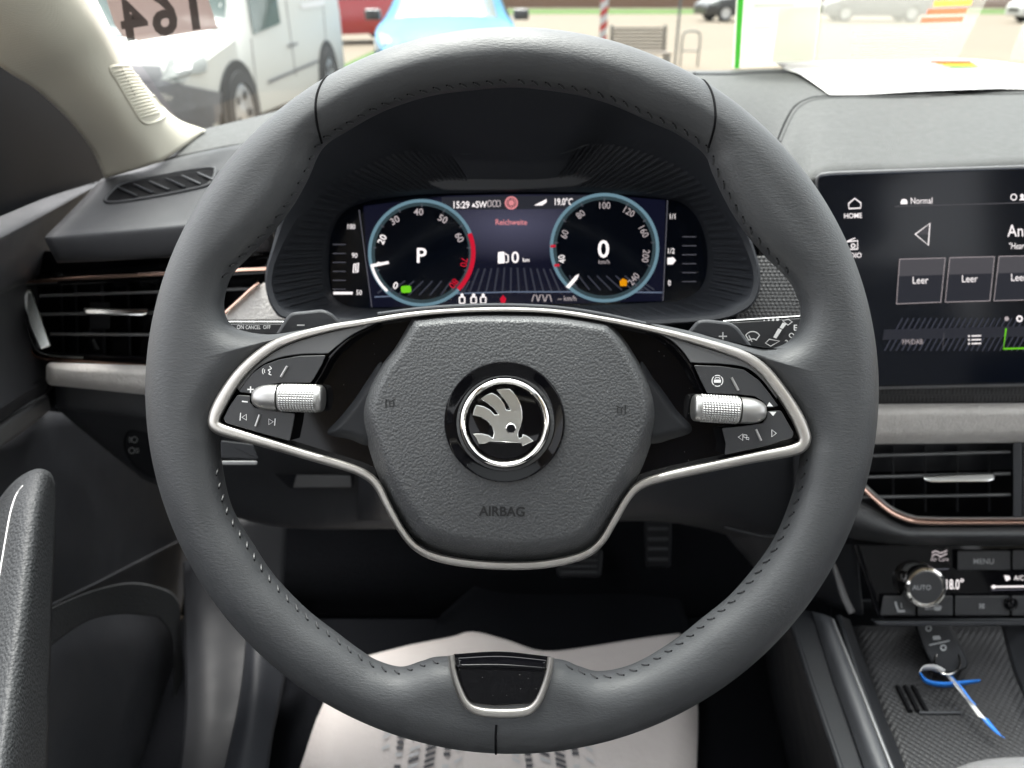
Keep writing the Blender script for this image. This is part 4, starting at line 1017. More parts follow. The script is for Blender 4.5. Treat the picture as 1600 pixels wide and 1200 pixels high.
A('e_white').add(text('Normal', 1440, 313.5, 14, MS, .0003, -1, sx=.8, bold=0.0)).add(poly2(rounded([(1407, 316), (1409, 311), (1416, 311), (1418, 315), (1418, 319), (1407, 319)], 2), MS, .0003))
A('e_boxlight').add(stroke([(1397, 322.7), (1620, 316)], 1.6, MS, .0003))
A('e_white').add(stroke([(1453, 349), (1430, 366), (1450.5, 383)], 2.6, MS, .0003, True)); A('e_boxlight').add(poly2([(1450, 353), (1434, 366), (1450, 366)], MS, .0002))
A('e_white').add(text('Antenne', 1612, 360, 27, MS, .0003, -1, sx=.82, bold=.0)).add(text('"Heart', 1590, 384, 14, MS, .0003, -1, sx=.72, bold=.0, slant=.2))
for q in ([(1405.7, 405), (1477, 403), (1470, 472), (1400.7, 475)], [(1484, 402.7), (1554, 401), (1546.7, 470), (1477, 472)], [(1561, 400.7), (1631, 399), (1624, 468), (1553, 470)]):
    mid = [(q[0][0] * .62 + q[3][0] * .38, q[0][1] * .62 + q[3][1] * .38), (q[1][0] * .62 + q[2][0] * .38, q[1][1] * .62 + q[2][1] * .38)]
    A('e_boxlight').add(poly2([q[0], q[1], mid[1], mid[0]], MS, .0002)); A('e_box').add(poly2([mid[0], mid[1], q[2], q[3]], MS, .0002))
    A('e_pale').add(stroke(q, 1.3, MS, .0003, True))
    A('e_white').add(text('Leer', sum(p[0] for p in q) / 4, sum(p[1] for p in q) / 4 - 1, 16, MS, .0004, -1, sx=.86, bold=0.0))
for x in range(1388, 1760, 9):
    A('e_line').add(stroke([(x - 6, 548), (x + 22, 497)], 2.4, MS, .00015))
A('e_box').add(poly2([(1381, 515), (1760, 506), (1757, 522), (1379, 531)], MS, .00018))
A('e_pale').add(text('FM/DAB', 1426, 534, 11, MS, .0004, -1, sx=.85, bold=0.0)); A('e_boxlight').add(stroke([(1475, 520), (1473, 544)], 1.2, MS, .0003))
for k in range(3): A('e_white').add(stroke([(1518, 525 + k * 6), (1533, 524.5 + k * 6)], 1.8, MS, .0003)).add(poly2(circle(1514, 525 + k * 6, 1.5, 8), MS, .0003))
A('e_green').add(stroke([(1572, 513), (1568, 545), (1640, 543)], 2.6, MS, .0005))
A('e_pale').add(poly2(circle(1573, 498, 3.5, 14), MS, .0003)); A('e_white').add(stroke(circle(1593, 498, 4, 14), 2.4, MS, .0003, True))
A('e_white').add(stroke(circle(1584, 308, 4.5, 14), 1.6, MS, .0003, True)).add(poly2(circle(1597, 306, 3, 10), MS, .0003)).add(poly2([(1592, 313), (1602, 313), (1598, 307)], MS, .0003))
NM.update({'e_boxlight': 'pale_fields', 'e_box': 'dark_fields'})
for k, a in acc.items(): a.build(NM[k], k, scr, smooth=False, face_cam=True, kind='stuff')

# ================================================================== air vents
def slat(a, b, M, w, h, par, name='slat', mat='cap'):
    v, f = band('x', [(a[0], a[1], w), ((a[0] + b[0]) / 2, (a[1] + b[1]) / 2, w), (b[0], b[1], w)], M, h, 0.006, None, None, closed=False, n=10, ret=True)
    return mesh(name, v, f, mat, par, 50)
MV = Plane(PY(30, 450, .655), PY(240, 440, .648), PY(40, 540, .640))
av = thing('air_vent', 'slatted side air vent with rose gold frame beside the driver door', 'air vent', MV(150, 560))
plate('duct', [(28, 446), (430, 425), (430, 590), (66, 560), (45, 535)], MV, 0.004, 'seam', av, bev=1, base=-0.03)
band('frame', catmull([(430, 419, 3.2), (345, 424, 3.2), (257, 428, 3.2), (140, 434, 3.0), (60, 439, 2.2), (30, 441, 2), (25, 449, 2), (29, 490, 2.2), (42, 536, 2.4), (56, 557, 2.6), (80, 562, 2.6), (150, 566, 2.6), (230, 571, 2.8), (330, 577, 2.8), (430, 582, 2.8)], 8), MV, 0.012, 0.003, 'rosegold', av, closed=False, n=10)
band('gloss_edge', catmull([(430, 425, 3), (257, 434, 3), (60, 445, 3), (32, 449, 3), (36, 490, 3), (50, 533, 4), (70, 552, 5), (230, 561, 5), (430, 570, 5)], 8), MV, 0.006, 0.005, 'piano', av, closed=False, n=10)
band('chrome_edge', catmull([(90, 441, 1.6), (50, 444, 1.8), (31, 447, 2), (32, 470, 2.2), (38, 500, 2.4), (48, 530, 2.6), (60, 549, 2.6), (85, 556, 2), (130, 559, 1.6)], 8), MV, 0.012, 0.003, 'bright_trim', av, closed=False, n=10)
plate('chrome_end', rounded([(34, 451), (50, 451), (64, 490), (81, 541), (62, 547), (46, 510), (37, 480)], 4), Plane(PY(34, 451, .650), PY(60, 451, .655), PY(62, 547, .612)), 0.006, 'bright_trim', av, bev=3, bh=0.003, base=0.001)
for a, b in (((62, 462), (430, 450)), ((64, 491), (430, 486)), ((78, 522), (430, 524))): slat(a, b, MV, 2.6, 0.002, av)
for x in (95, 118, 160, 200, 245, 290, 335): slat((x, 446), (x + 4, 556), MV, 2.0, -0.014, av, 'vane', 'dark')
plate('tab', rounded([(130, 481), (232, 482), (232, 491), (222, 494), (132, 492)], 3), Plane(PY(130, 481, .640), PY(232, 481, .640), PY(130, 494, .630)), 0.006, 'bright_trim', av, bev=3, bh=0.003, base=0.003)
plate('tab_block', rounded([(140, 472), (172, 472), (172, 515), (140, 515)], 3), MV, 0.004, 'dark', av, bev=2, base=-0.004)
MV2 = Plane(PY(1370, 710, .582), PY(1600, 706, .582), PY(1370, 800, .566))
av2 = thing('air_vent', 'slatted centre air vent under the fabric strip below the touchscreen', 'air vent', MV2(1470, 810))
plate('duct', [(1300, 694), (1590, 690), (1590, 808), (1420, 810), (1380, 795), (1300, 720)], MV2, 0.004, 'seam', av2, bev=1, base=-0.03)
band('frame', catmull([(1325, 742, 3), (1345, 760, 3.2), (1366, 780, 3.4), (1392, 801, 3.6), (1420, 813, 3.6), (1450, 817, 3.4), (1540, 817.5, 3.2), (1700, 817, 3)], 8), MV2, 0.010, 0.003, 'rosegold', av2, closed=False, n=10)
band('frame_inner', catmull([(1350, 757, 2.5), (1370, 775, 2.5), (1394, 794, 2.6), (1422, 806, 2.8), (1450, 809.5, 2.6), (1540, 810, 2.4), (1700, 809, 2.4)], 8), MV2, 0.009, 0.003, 'steel', av2, closed=False, n=10)
for a, b in (((1330, 713), (1579, 706)), ((1330, 746), (1579, 740)), ((1345, 777), (1579, 773))): slat(a, b, MV2, 2.6, 0.002, av2)
for x in (1345, 1395, 1445, 1495, 1545): slat((x, 698), (x + 1, 800), MV2, 1.8, -0.012, av2, 'vane', 'dark')
plate('tab', rounded([(1441, 743), (1554, 738), (1555, 750), (1545, 753), (1455, 754), (1443, 750)], 4), Plane(PY(1441, 738, .570), PY(1555, 738, .570), PY(1441, 754, .560)), 0.004, 'bright_trim', av2, bev=3, bh=0.003, base=0.003)
hz = plate('side_pillar', [(1583, 692), (1597, 691), (1597, 808), (1583, 808)], MV2, 0.012, 'hard', av2, bev=2)
hb = thing('hazard_switch', 'dark grey switch block beside the centre air vent', 'switch', MV2(1640, 800))
plate('key', rounded([(1598, 692), (1690, 690), (1690, 741), (1598, 742)], 2), MV2, 0.012, 'button', hb, bev=2)
plate('key', rounded([(1598, 744), (1690, 743), (1690, 806), (1598, 807)], 2), MV2, 0.012, 'button', hb, bev=2)

# ================================================================== climate panel
MCl = Plane(PY(1340, 852, .575), PY(1700, 850, .575), PY(1375, 965, .545))
cp = thing('climate_panel', 'gloss black climate control panel with rotary AUTO knob', 'control panel', MCl(1480, 970))
# grained lip above it
sheet('grained_lip', [[MV2(1300, 765, 0.004), MV2(1360, 790, 0.004), MV2(1410, 820, .006), MV2(1460, 823, .006), MV2(1700, 822, .006)], [MV2(1290, 800, 0.006), MV2(1350, 822, 0.008), MV2(1410, 838, .010), MV2(1460, 840, .010), MV2(1700, 840, .010)], [MCl(1300, 830, .0), MCl(1345, 845, .0), MCl(1410, 851, .0), MCl(1460, 853, .0), MCl(1700, 852, .0)]], 'grain', dash, 6)
plate('fascia', [(1335, 850), (1720, 850), (1720, 968), (1374, 968), (1366, 950)], MCl, 0.006, 'piano', cp, bev=3, base=-0.004)
band('side_edge', catmull([(1338, 852, 4), (1350, 890, 5), (1362, 925, 5), (1371, 955, 4), (1380, 968, 3)], 8), MCl, 0.003, 0.004, 'piano', cp, closed=False, n=10)
plate('lower_lip', rounded([(1360, 967), (1720, 966), (1720, 978), (1372, 978)], 3), MCl, 0.010, 'hard', cp, bev=3)
band('side_trim', catmull([(1302, 880, 3), (1310, 905, 5), (1320, 935, 6), (1331, 958, 6)], 6), Plane(PY(1300, 880, .585), PY(1400, 880, .585), PY(1330, 960, .560)), 0.006, 0.004, 'greytrim', cp, closed=False, n=10)
def cbtn(x0, y0, x1, y1, slant=0):
    return plate('key', rounded([(x0, y0), (x1, y0), (x1 - slant * 0, y1), (x0 - slant, y1)], 3), MCl, 0.005, 'button', cp, bev=2, base=0.002)
kb = [cbtn(1380, 931, 1430.5, 962, 5), cbtn(1433.5, 931, 1489, 962), cbtn(1492, 931, 1577.5, 962), cbtn(1580.5, 931, 1680, 962)]
km = cbtn(1496, 861, 1579, 891); kn = cbtn(1582, 860, 1690, 890)
MQ = lambda x, y, h=0: MCl(x, y, 0.0074 + h)
Acc().add(text('MENU', 1537, 877, 12, MQ, 0, sx=1.0)).build('print', 'print_grey', km)
ac = Acc(); ac.add(stroke([(1399, 940), (1401, 948), (1404, 955)], 3.4, MQ)); ac.add(stroke([(1402, 955), (1414, 955)], 3.6, MQ)); ac.add(stroke([(1408, 942), (1409, 950)], 1.3, MQ)); ac.build('print', 'print_grey', kb[0])
ac = Acc(); ac.add(text('MAX', 1453, 951, 7, MQ)); ac.add(stroke(circle(1465, 954, 8, 8, 220, 320), 1.5, MQ)); ac.add(poly2([(1459, 948), (1472, 948), (1469, 954), (1461, 954)], MQ)); ac.build('print', 'print_grey', kb[1])
ac = Acc()
for k in range(4):
    a = k * pi / 2 + .4; ac.add(poly2([(1534, 947), (1534 + 6 * cos(a), 947 + 5 * sin(a)), (1534 + 5 * cos(a + .9), 947 + 4.5 * sin(a + .9))], MQ))
ac.build('print', 'print_grey', kb[2])
Mf = lambda x, y, h=0: MCl(x, y, 0.0026 + h)
acc = {}
A('e_white').add(text('18.0', 1489, 913, 22, Mf, 0, sx=.62, bold=.01)).add(text('°', 1503, 907, 20, Mf, 0)).add(text('A/C', 1592, 903, 10.5, Mf, 0, sx=.9, bold=0.0)).add(stroke([(1549, 917), (1620, 916)], 2.6, Mf)).add(poly2(circle(1553, 917, 3, 10), Mf, .0002))
A('e_white').add(poly2([(1569, 899), (1577, 900), (1579, 905), (1572, 908)], Mf))
for k in range(2): A('e_pale').add(stroke(catmull([(1456, 864 + 5 * k), (1462, 861 + 5 * k), (1470, 864 + 5 * k), (1480, 860 + 5 * k)], 4), 2.2, Mf))
A('e_pale').add(text('Air Care', 1468, 873.5, 10, Mf, 0, sx=.8, bold=0.0))
A('e_grey').add(stroke([(1457, 889.5), (1482, 889)], 1.5, Mf)); A('e_grey').add(stroke([(1549, 922), (1600, 921)], 1.2, Mf))
NM.update({'e_white': 'lit_readings', 'e_pale': 'lit_symbols', 'e_grey': 'dim_marks'})
for k, a in acc.items(): a.build(NM[k], k, cp, smooth=False, face_cam=True, kind='stuff')
# rotary knob
kc = MCl(1434, 911, 0.002); pk = (kc - CAM).dot(FW) / S; nk = (MCl.n * 0.6 - FW * 0.4 + RT * 0.0).normalized()
kno = mesh('rotary_knob', *lathe(kc, nk, [(33 * pk, 0), (33 * pk, 0.006), (32 * pk, 0.014), (30.5 * pk, 0.0155), (27 * pk, 0.016), (26.5 * pk, 0.0145), (0.0002, 0.0145)], 60), 'chrome', cp, 30)
mesh('knob_face', *lathe(kc + nk * 0.0140, nk, [(25 * pk, 0), (25 * pk, 0.0012), (23.5 * pk, 0.0018), (0.0002, 0.0018)], 48), 'button', kno, 30)
fcn = kc + nk * 0.0160
Mk2 = Plane(fcn, fcn + RT * 0.01, fcn + nk.cross(RT).normalized() * 0.01)
Acc().add(text('AUTO', 1440, 918, 10.5, Mk2, 0.0001, 0, sx=1.0)).build('print', 'print_grey', kno)
sn = MCl(1579, 943, 0.0078)
mesh('sensor', *lathe(sn, MCl.n, [(10.5 * pk, 0), (10.5 * pk, 0.001), (9 * pk, 0.0014), (7.5 * pk, 0.0006), (6 * pk, 0.002), (0.0002, 0.0028)], 32), 'piano', cp, 30)

# ================================================================== centre console with storage tray
con = thing('center_console', 'dark centre console tray lined with dotted rubber below the climate panel', 'console', PZ(1480, 1150, .63))
sheet('tray_floor', [[PZ(1325, 978, .640), PZ(1480, 978, .640), PZ(1700, 975, .640)], [PZ(1365, 1080, .640), PZ(1500, 1080, .640), PZ(1700, 1080, .640)], [PZ(1405, 1185, .640), PZ(1500, 1185, .640), PZ(1700, 1185, .640)], [PZ(1440, 1290, .640), PZ(1540, 1290, .640), PZ(1760, 1290, .640)]], 'rubber_dots', con, 6, 0.004)
sheet('tray_back', [[PY(1300, 940, .66), PY(1500, 940, .66), PY(1720, 940, .66)], [PY(1300, 1010, .66), PY(1500, 1010, .66), PY(1720, 1010, .66)]], 'dark', con, 5)
sheet('tray_side', [[PZ(1312, 960, .70), PZ(1352, 1080, .70), PZ(1390, 1180, .70), PZ(1430, 1290, .70)], [PZ(1320, 965, .67), PZ(1362, 1085, .67), PZ(1400, 1185, .67), PZ(1440, 1290, .67)], [PZ(1328, 968, .638), PZ(1372, 1090, .638), PZ(1412, 1190, .638), PZ(1450, 1290, .638)]], 'dark', con, 6)
sheet('side_rail', [[PZ(1268, 955, .695), PZ(1300, 1060, .690), PZ(1335, 1160, .690), PZ(1375, 1280, .690)], [PZ(1280, 958, .702), PZ(1318, 1065, .702), PZ(1355, 1165, .702), PZ(1400, 1280, .702)], [PZ(1293, 962, .704), PZ(1336, 1072, .704), PZ(1374, 1170, .704), PZ(1415, 1280, .704)], [PZ(1300, 965, .698), PZ(1345, 1078, .698), PZ(1382, 1175, .698), PZ(1424, 1280, .698)]], 'hard', con, 6)
line_on('rail_trim', [(1301, 968), (1346, 1080), (1384, 1176), (1426, 1280)], lambda x, y, h=0: PZ(x, y, .7010), 0.0014, 'greytrim', con)
sheet('console_side', [[PZ(1225, 945, .69), PZ(1262, 1060, .69), PZ(1310, 1200, .69), PZ(1340, 1300, .69)], [PZ(1215, 955, .62), PZ(1240, 1060, .62), PZ(1285, 1200, .62), PZ(1310, 1300, .62)], [PZ(1190, 960, .44), PZ(1200, 1060, .44), PZ(1230, 1200, .44), PZ(1260, 1300, .44)]], 'dark', con, 6)
sheet('console_top', [[PZ(1225, 945, .69), PZ(1262, 1060, .69), PZ(1310, 1200, .69), PZ(1340, 1300, .69)], [PZ(1272, 957, .694), PZ(1304, 1062, .690), PZ(1340, 1165, .689), PZ(1380, 1285, .689)]], 'dark', con, 6)
for k in range(3):
    line_on('tray_slot', [(1402 + k * 12, 1072), (1422 + k * 13, 1112)], lambda x, y, h=0: PZ(x, y, .6415), 0.0022, 'seam', con)
line_on('tray_ridge', [(1436, 1114), (1500, 1114)], lambda x, y, h=0: PZ(x, y, .641), 0.0016, 'hard', con)
sheet('tray_divider', [[PZ(1560, 960, .66), PZ(1580, 1040, .66), PZ(1600, 1090, .66)], [PZ(1600, 960, .69), PZ(1640, 1060, .69), PZ(1660, 1100, .69)]], 'hard', con, 6)
ga = mesh('gear_gaiter_edge', *rbox((0,0,0),(0.001,0.001,0.001),0.0001), 'dark', con) if False else None
arm = sheet('cushioned_armrest', [[PZ(1480, 1205, .700), PZ(1530, 1188, .712), PZ(1600, 1182, .715), PZ(1700, 1185, .71)], [PZ(1470, 1230, .705), PZ(1530, 1215, .735), PZ(1600, 1210, .74), PZ(1700, 1210, .735)], [PZ(1470, 1330, .705), PZ(1530, 1330, .75), PZ(1600, 1330, .755), PZ(1700, 1330, .75)]], 'seat_cloth', None, 6, 0.01, loc=(0.4, 0.36, 0.70))
tag(arm, 'grey woven cloth armrest edge behind the storage tray', 'armrest')

# ---- key fob, ring and ribbon in the tray
TZ = .648
fob = thing('key_fob', 'black remote car key with three symbols lying in the tray', 'key', PZ(1465, 1040, TZ))
fo = [(1424, 962), (1478, 962), (1514, 1032), (1512, 1044), (1488, 1052), (1462, 1050), (1440, 1010)]
Mz = lambda x, y, h=0: PZ(x, y, TZ + h)
fb = plate('body', rounded(fo, 9), Mz, 0.014, 'dark', fob, bev=5, bh=0.004)
Mz2 = lambda x, y, h=0: PZ(x, y, TZ + 0.0144)
ac = Acc(); ac.add(stroke(circle(1451, 982, 4, 12), 2, Mz2, 0, True)).add(poly2(rounded([(1457, 994), (1468, 993), (1471, 999), (1458, 1000)], 2), Mz2)).add(stroke([(1452, 1008), (1484, 1001)], 2.2, Mz2)).add(stroke(circle(1474, 1012, 4, 12), 2, Mz2, 0, True))
ac.build('print', 'print_grey', fb)
v, f = tube([PZ(x, y, TZ + 0.016 + 0.006 * sin(i / 24 * 2 * pi)) for i, (x, y) in enumerate(circle(1480, 1034, 20, 24, ry=20))], 0.0012, 8, True); mesh('key_ring', v, f, 'chrome', fob, 60)
rib = thing('ribbon', 'blue and white plastic ribbon tied to the key ring', 'ribbon', PZ(1500, 1080, TZ))
def ribbon(pts_, name, mat, par):
    p = catmull(pts_, 8); vs = []
    for x, y, w, z in p: vs += [PZ(x - w, y - w * .45, TZ + z), PZ(x + w, y + w * .45, TZ + z)]
    fs = [(2 * i, 2 * i + 1, 2 * i + 3, 2 * i + 2) for i in range(len(p) - 1)]
    o = mesh(name, vs, fs, mat, par, 80, face_cam=True); s = o.modifiers.new('thickness', 'SOLIDIFY'); s.thickness = 0.0006; return o
ribbon([(1500, 1075, 3.5, .012), (1516, 1097, 5, .011), (1535, 1122, 6.5, .009)], 'white_tail', 'tape_white', rib)
ribbon([(1537, 1120, 7, .0092), (1548, 1134, 7, .008), (1560, 1147, 5, .006), (1569, 1153, 1, .005)], 'blue_tail', 'tape_blue', rib)
ribbon([(1478, 1052, 5, .02), (1492, 1068, 5, .0165), (1508, 1088, 4, .0135), (1520, 1100, 2.5, .012)], 'grey_strap', 'ink_pale', rib)
ribbon([(1486, 1056, 2, .0215), (1500, 1071, 2.5, .0185), (1514, 1090, 2.5, .0155), (1524, 1101, 2, .014)], 'blue_strap', 'tape_blue', rib)
def edge_ribbon(pts_, name, mat):
    p = catmull(pts_, 8); vs = []
    for x, y, w, z in p:
        b = PZ(x, y, TZ + z); vs += [b, b + Vector((0, 0, w))]
    fs = [(2 * i, 2 * i + 1, 2 * i + 3, 2 * i + 2) for i in range(len(p) - 1)]
    o = mesh(name, vs, fs, mat, rib, 80, face_cam=True); s = o.modifiers.new('thickness', 'SOLIDIFY'); s.thickness = 0.0006
edge_ribbon([(1436, 1054, .003, .014), (1446, 1068, .005, .012), (1470, 1074, .006, .011), (1500, 1072, .006, .011), (1531, 1066, .003, .011)], 'blue_loop', 'tape_blue')
edge_ribbon([(1436, 1054, .004, .014), (1442, 1048, .006, .016), (1458, 1048, .007, .018), (1474, 1054, .006, .020)], 'grey_loop', 'ink_pale')

# ================================================================== footwell: paper mat, pedals, carpet
pm_pts = catmull([(640, 1010), (700, 996), (738, 987), (790, 1000), (850, 1018), (930, 1008), (1062, 991)], 5) + catmull([(1085, 1040), (1090, 1110), (1088, 1200), (1085, 1300)], 4) + [(440, 1300)] + catmull([(470, 1200), (505, 1100), (560, 1030)], 4)
vs = [PZ(x, y, .454) for x, y in pm_pts]
cz = Vector((sum(v.x for v in vs) / len(vs), sum(v.y for v in vs) / len(vs), vs[0].z)); n_ = len(vs); out = []; fs = []
for g in (1, .85, .7, .55, .4, .25, .1):
    for v in vs:
        q = cz + (v - cz) * g; q.z += 0.0022 * abs(sin(q.x * 19 + q.y * 6)) + 0.0012 * sin(q.y * 31 + q.x * 9); out.append(q)
for r in range(6):
    for i in range(n_): fs.append((r * n_ + i, r * n_ + (i + 1) % n_, (r + 1) * n_ + (i + 1) % n_, (r + 1) * n_ + i))
fs.append(tuple(range(6 * n_, 7 * n_))); vs = out
mat_o = mesh('paper_mat', vs, fs, 'mat_paper', None, 80, loc=PZ(780, 1150, .447), face_cam=True)
tag(mat_o, 'pale paper floor mat with printed tyre tracks in the footwell', 'floor mat')
mat_o.modifiers.new('thickness', 'SOLIDIFY').thickness = 0.0008
PM = lambda x, y, h=0: PZ(x, y, .4580)
ac = Acc(); random.seed(3)
pale = Acc()
for x0, d in ((606, 0), (628, 1), (652, 2), (677, 2), (703, 1), (722, 0), (800, 0), (820, 1), (846, 2), (870, 2), (894, 1), (916, 0)):
    for k in range(12):
        y = 1140 + k * 9.5 + random.uniform(-1, 1); s = (1 if x0 < 765 else -1); x = x0 - s * k * 1.2
        if random.random() < (.25 if d else .5): continue
        w = 8 if d == 2 else 6
        q = [(x - w, y - 2.6 + s * 3), (x + w, y - 2.6 - s * 3), (x + w, y + 2.6 - s * 3), (x - w, y + 2.6 + s * 3)] if d != 1 else [(x - 5, y - 3), (x + 5, y - 3), (x + 5, y + 3), (x - 5, y + 3)]
        (pale if (d == 0 or random.random() < .35) else ac).add(poly2(q, PM))
pale.build('faint_track_print', 'ink_pale', mat_o, smooth=False, face_cam=True)
ac.build('tyre_track_print', 'ink', mat_o, smooth=False, face_cam=True)
# pedals
def pedal(name, label, px, py, w, h, Y):
    t = thing(name, label, 'pedal', PY(px, py + h, Y))
    a, b, c = PY(px - w, py - h, Y + 0.03), PY(px + w, py - h, Y + 0.03), PY(px - w, py + h, Y)
    M = Plane(a, b, c)
    pad_ = plate('pad', rounded([(px - w, py - h), (px + w, py - h), (px + w * .9, py + h), (px - w * .9, py + h)], 8), M, 0.012, 'dark', t, bev=4, bh=0.004)
    for k in range(4): plate('rib', rounded([(px - w * .75, py - h * .7 + k * h * .42), (px + w * .75, py - h * .7 + k * h * .42), (px + w * .72, py - h * .55 + k * h * .42), (px - w * .72, py - h * .55 + k * h * .42)], 2), M, 0.003, 'hard', pad_, bev=1, base=0.0125)
    v, f = tube([PY(px, py - h * .6, Y + .03), PY(px + 4, py - h * 2.6, Y + .06)], 0.010, 8); mesh('arm', v, f, 'dark', t, 60)
pedal('brake_pedal', 'black rubber brake pedal under the steering column', 905, 880, 38, 22, .80)
pedal('accelerator_pedal', 'narrow black accelerator pedal at the right of the footwell', 1028, 850, 22, 38, .82)
tm = sheet('carpet_mat', [[PZ(690, 960, .462), PZ(760, 905, .475), PZ(850, 892, .478), PZ(980, 900, .475), PZ(1060, 930, .462)], [PZ(668, 1010, .445), PZ(760, 1000, .447), PZ(850, 1000, .447), PZ(980, 1000, .447), PZ(1080, 1000, .445)], [PZ(620, 1250, .443), PZ(760, 1250, .443), PZ(850, 1250, .443), PZ(980, 1250, .443), PZ(1100, 1250, .443)]], 'carpet', None, 6, 0.003, loc=PZ(800, 1000, .447))
tag(tm, 'dark carpet floor mat under the paper sheet', 'floor mat')

# ================================================================== papers on the dashboard and on the glass
pap = [(1212, 95), (1300, 92), (1440, 91), (1480, 89), (1560, 98), (1640, 112), (1700, 120), (1700, 142), (1600, 143), (1450, 147), (1400, 147), (1296, 151), (1270, 132), (1240, 108)]
# grid over the sheet, laid on the pad and lifted at the far edge
top_e = catmull([(1211, 98), (1300, 95), (1400, 94), (1490, 91), (1560, 96), (1640, 108)], 6); bot_e = catmull([(1296, 151), (1360, 149), (1410, 147.5), (1480, 146), (1600, 142.5), (1700, 139)], 6)
rows = []
for t in (0, .2, .4, .6, .8, 1.0):
    row = []
    for a, b in zip(top_e, bot_e):
        x, y = a[0] + (b[0] - a[0]) * t, a[1] + (b[1] - a[1]) * t
        q = T(x, max(y, 112), 0.003 + 0.0015 * sin(x * .02 + t * 3))
        if y < 112:
            q2 = PY(x, y, q.y + 0.0); q = Vector((q2.x, q2.y, q2.z))
        row.append(q)
    rows.append(row)
pp = sheet('paper_sheet', rows, 'paper', None, 3, 0, loc=rows[3][12])
tag(pp, 'white printed sheet with coloured energy scale lying on the dashboard', 'paper')
pp.modifiers.new('thickness', 'SOLIDIFY').thickness = 0.0004
PS = Hit(pp)
material('scale_red', (0.75, 0.12, 0.04), .8); material('scale_orange', (0.85, 0.42, 0.04), .8); material('scale_yellow', (0.85, 0.75, 0.1), .8); material('scale_green', (0.15, 0.6, 0.15), .8)
for k, m in enumerate(('scale_red', 'scale_orange', 'scale_yellow', 'scale_green')):
    y = 95.5 + k * 2.6
    Acc().add(poly2([(1452 + k * 10, y), (1516 + k * 4, y), (1518 + k * 4, y + 2.3), (1456 + k * 10, y + 2.3)], PS, .0006)).build('scale_bar', m, pp, smooth=False, face_cam=True)
ac = Acc()
random.seed(5)
for y, x0, x1 in ((103, 1400, 1415), (115, 1320, 1360), (124, 1300, 1380), (129, 1330, 1580), (134, 1360, 1590), (138, 1365, 1460), (138, 1500, 1590)):
    x = x0
    while x < x1:
        w = random.uniform(5, 16); ac.add(stroke([(x, y), (min(x + w, x1), y - .2)], 1.1, PS, .0006)); x += w + 4
ac.build('print', 'ink_pale', pp, smooth=False, face_cam=True)
# translucent papers stuck inside the glass, one built for a reflection in it
def film(name, col, opac):
    m = bpy.data.materials.new(name); m.use_nodes = True; nt = m.node_tree; nt.nodes.remove(nt.nodes['Principled BSDF'])
    t = nt.nodes.new('ShaderNodeBsdfTransparent'); d = nt.nodes.new('ShaderNodeBsdfDiffuse'); tl = nt.nodes.new('ShaderNodeBsdfTranslucent')
    d.inputs['Color'].default_value = (*col, 1); tl.inputs['Color'].default_value = (*col, 1)
    a = nt.nodes.new('ShaderNodeMixShader'); a.inputs[0].default_value = 0.6; b2 = nt.nodes.new('ShaderNodeMixShader'); b2.inputs[0].default_value = opac
    nt.links.new(d.outputs[0], a.inputs[1]); nt.links.new(tl.outputs[0], a.inputs[2]); nt.links.new(t.outputs[0], b2.inputs[1]); nt.links.new(a.outputs[0], b2.inputs[2])
    nt.links.new(b2.outputs[0], nt.nodes['Material Output'].inputs['Surface']); MAT[name] = m
film('sign_film', (0.16, 0.115, 0.105), 0.92); film('sheet_film', (0.42, 0.42, 0.36), 0.72); film('sheet_thin', (0.36, 0.35, 0.31), 0.36); film('strip_green', (0.02, 0.30, 0.01), 0.95); film('digit_film', (0.045, 0.04, 0.038), 0.9); film('sheet_text', (0.35, 0.36, 0.33), 0.6); film('red_reflection', (0.8, 0.10, 0.04), 0.8); film('orange_reflection', (0.9, 0.4, 0.05), 0.8)
GI = lambda x, y, h=0: G(x, y, 0.002 + h)
def gpoly(pts_, h, n=6):
    q = []
    for i in range(len(pts_)):
        a, b = pts_[i], pts_[(i + 1) % len(pts_)]
        for k in range(n): q.append((a[0] + (b[0] - a[0]) * k / n, a[1] + (b[1] - a[1]) * k / n))
    return [GI(x, y, h) for x, y in q], [tuple(range(len(q)))]
def gsheet(name, pts_, mat, label, cat):
    v, f = gpoly(pts_, 0.0); o = mesh(name, v, f, mat, None, smooth=False, face_cam=True, loc=v[0]); return tag(o, label, cat)
sg = gsheet('price_sign', [(120, -40), (312, -40), (338, 42), (190, 65)], 'sign_film', 'brownish number sign reading 164 from outside, stuck inside the windscreen', 'sign')
ac = Acc()
for s, x, y, sz in (('4', 205, 30, 88), ('6', 252, 22, 90), ('1', 299, 14, 90)):
    ac.add(text(s, x, y - 4, sz, GI, .0012, -8, sx=.92, bold=.03, mirror=True))
ac.build('digits', 'digit_film', sg, smooth=False, face_cam=True)
s1 = gsheet('price_sheet', [(1152, -40), (1288, -40), (1272, 98), (1144, 104)], 'sheet_film', 'pale price sheet with bright green edge standing at the windscreen', 'paper')
Acc().add(gpoly([(1154, -40), (1164, -40), (1155, 104), (1147, 104)], .001)).build('green_edge', 'strip_green', s1, smooth=False, face_cam=True)
Acc().add(gpoly([(1218, 10), (1280, 6), (1270, 92), (1206, 94)], .0012)).build('white_panel', 'sheet_film', s1, smooth=False, face_cam=True)
ac = Acc(); ac.add(gpoly([(1178, 3), (1240, 2), (1240, 6), (1178, 7)], .0016, 2)); ac.add(gpoly([(1176, 38), (1204, 37), (1204, 41), (1176, 42)], .0016, 2)); ac.build('print', 'sheet_text', s1, smooth=False, face_cam=True)
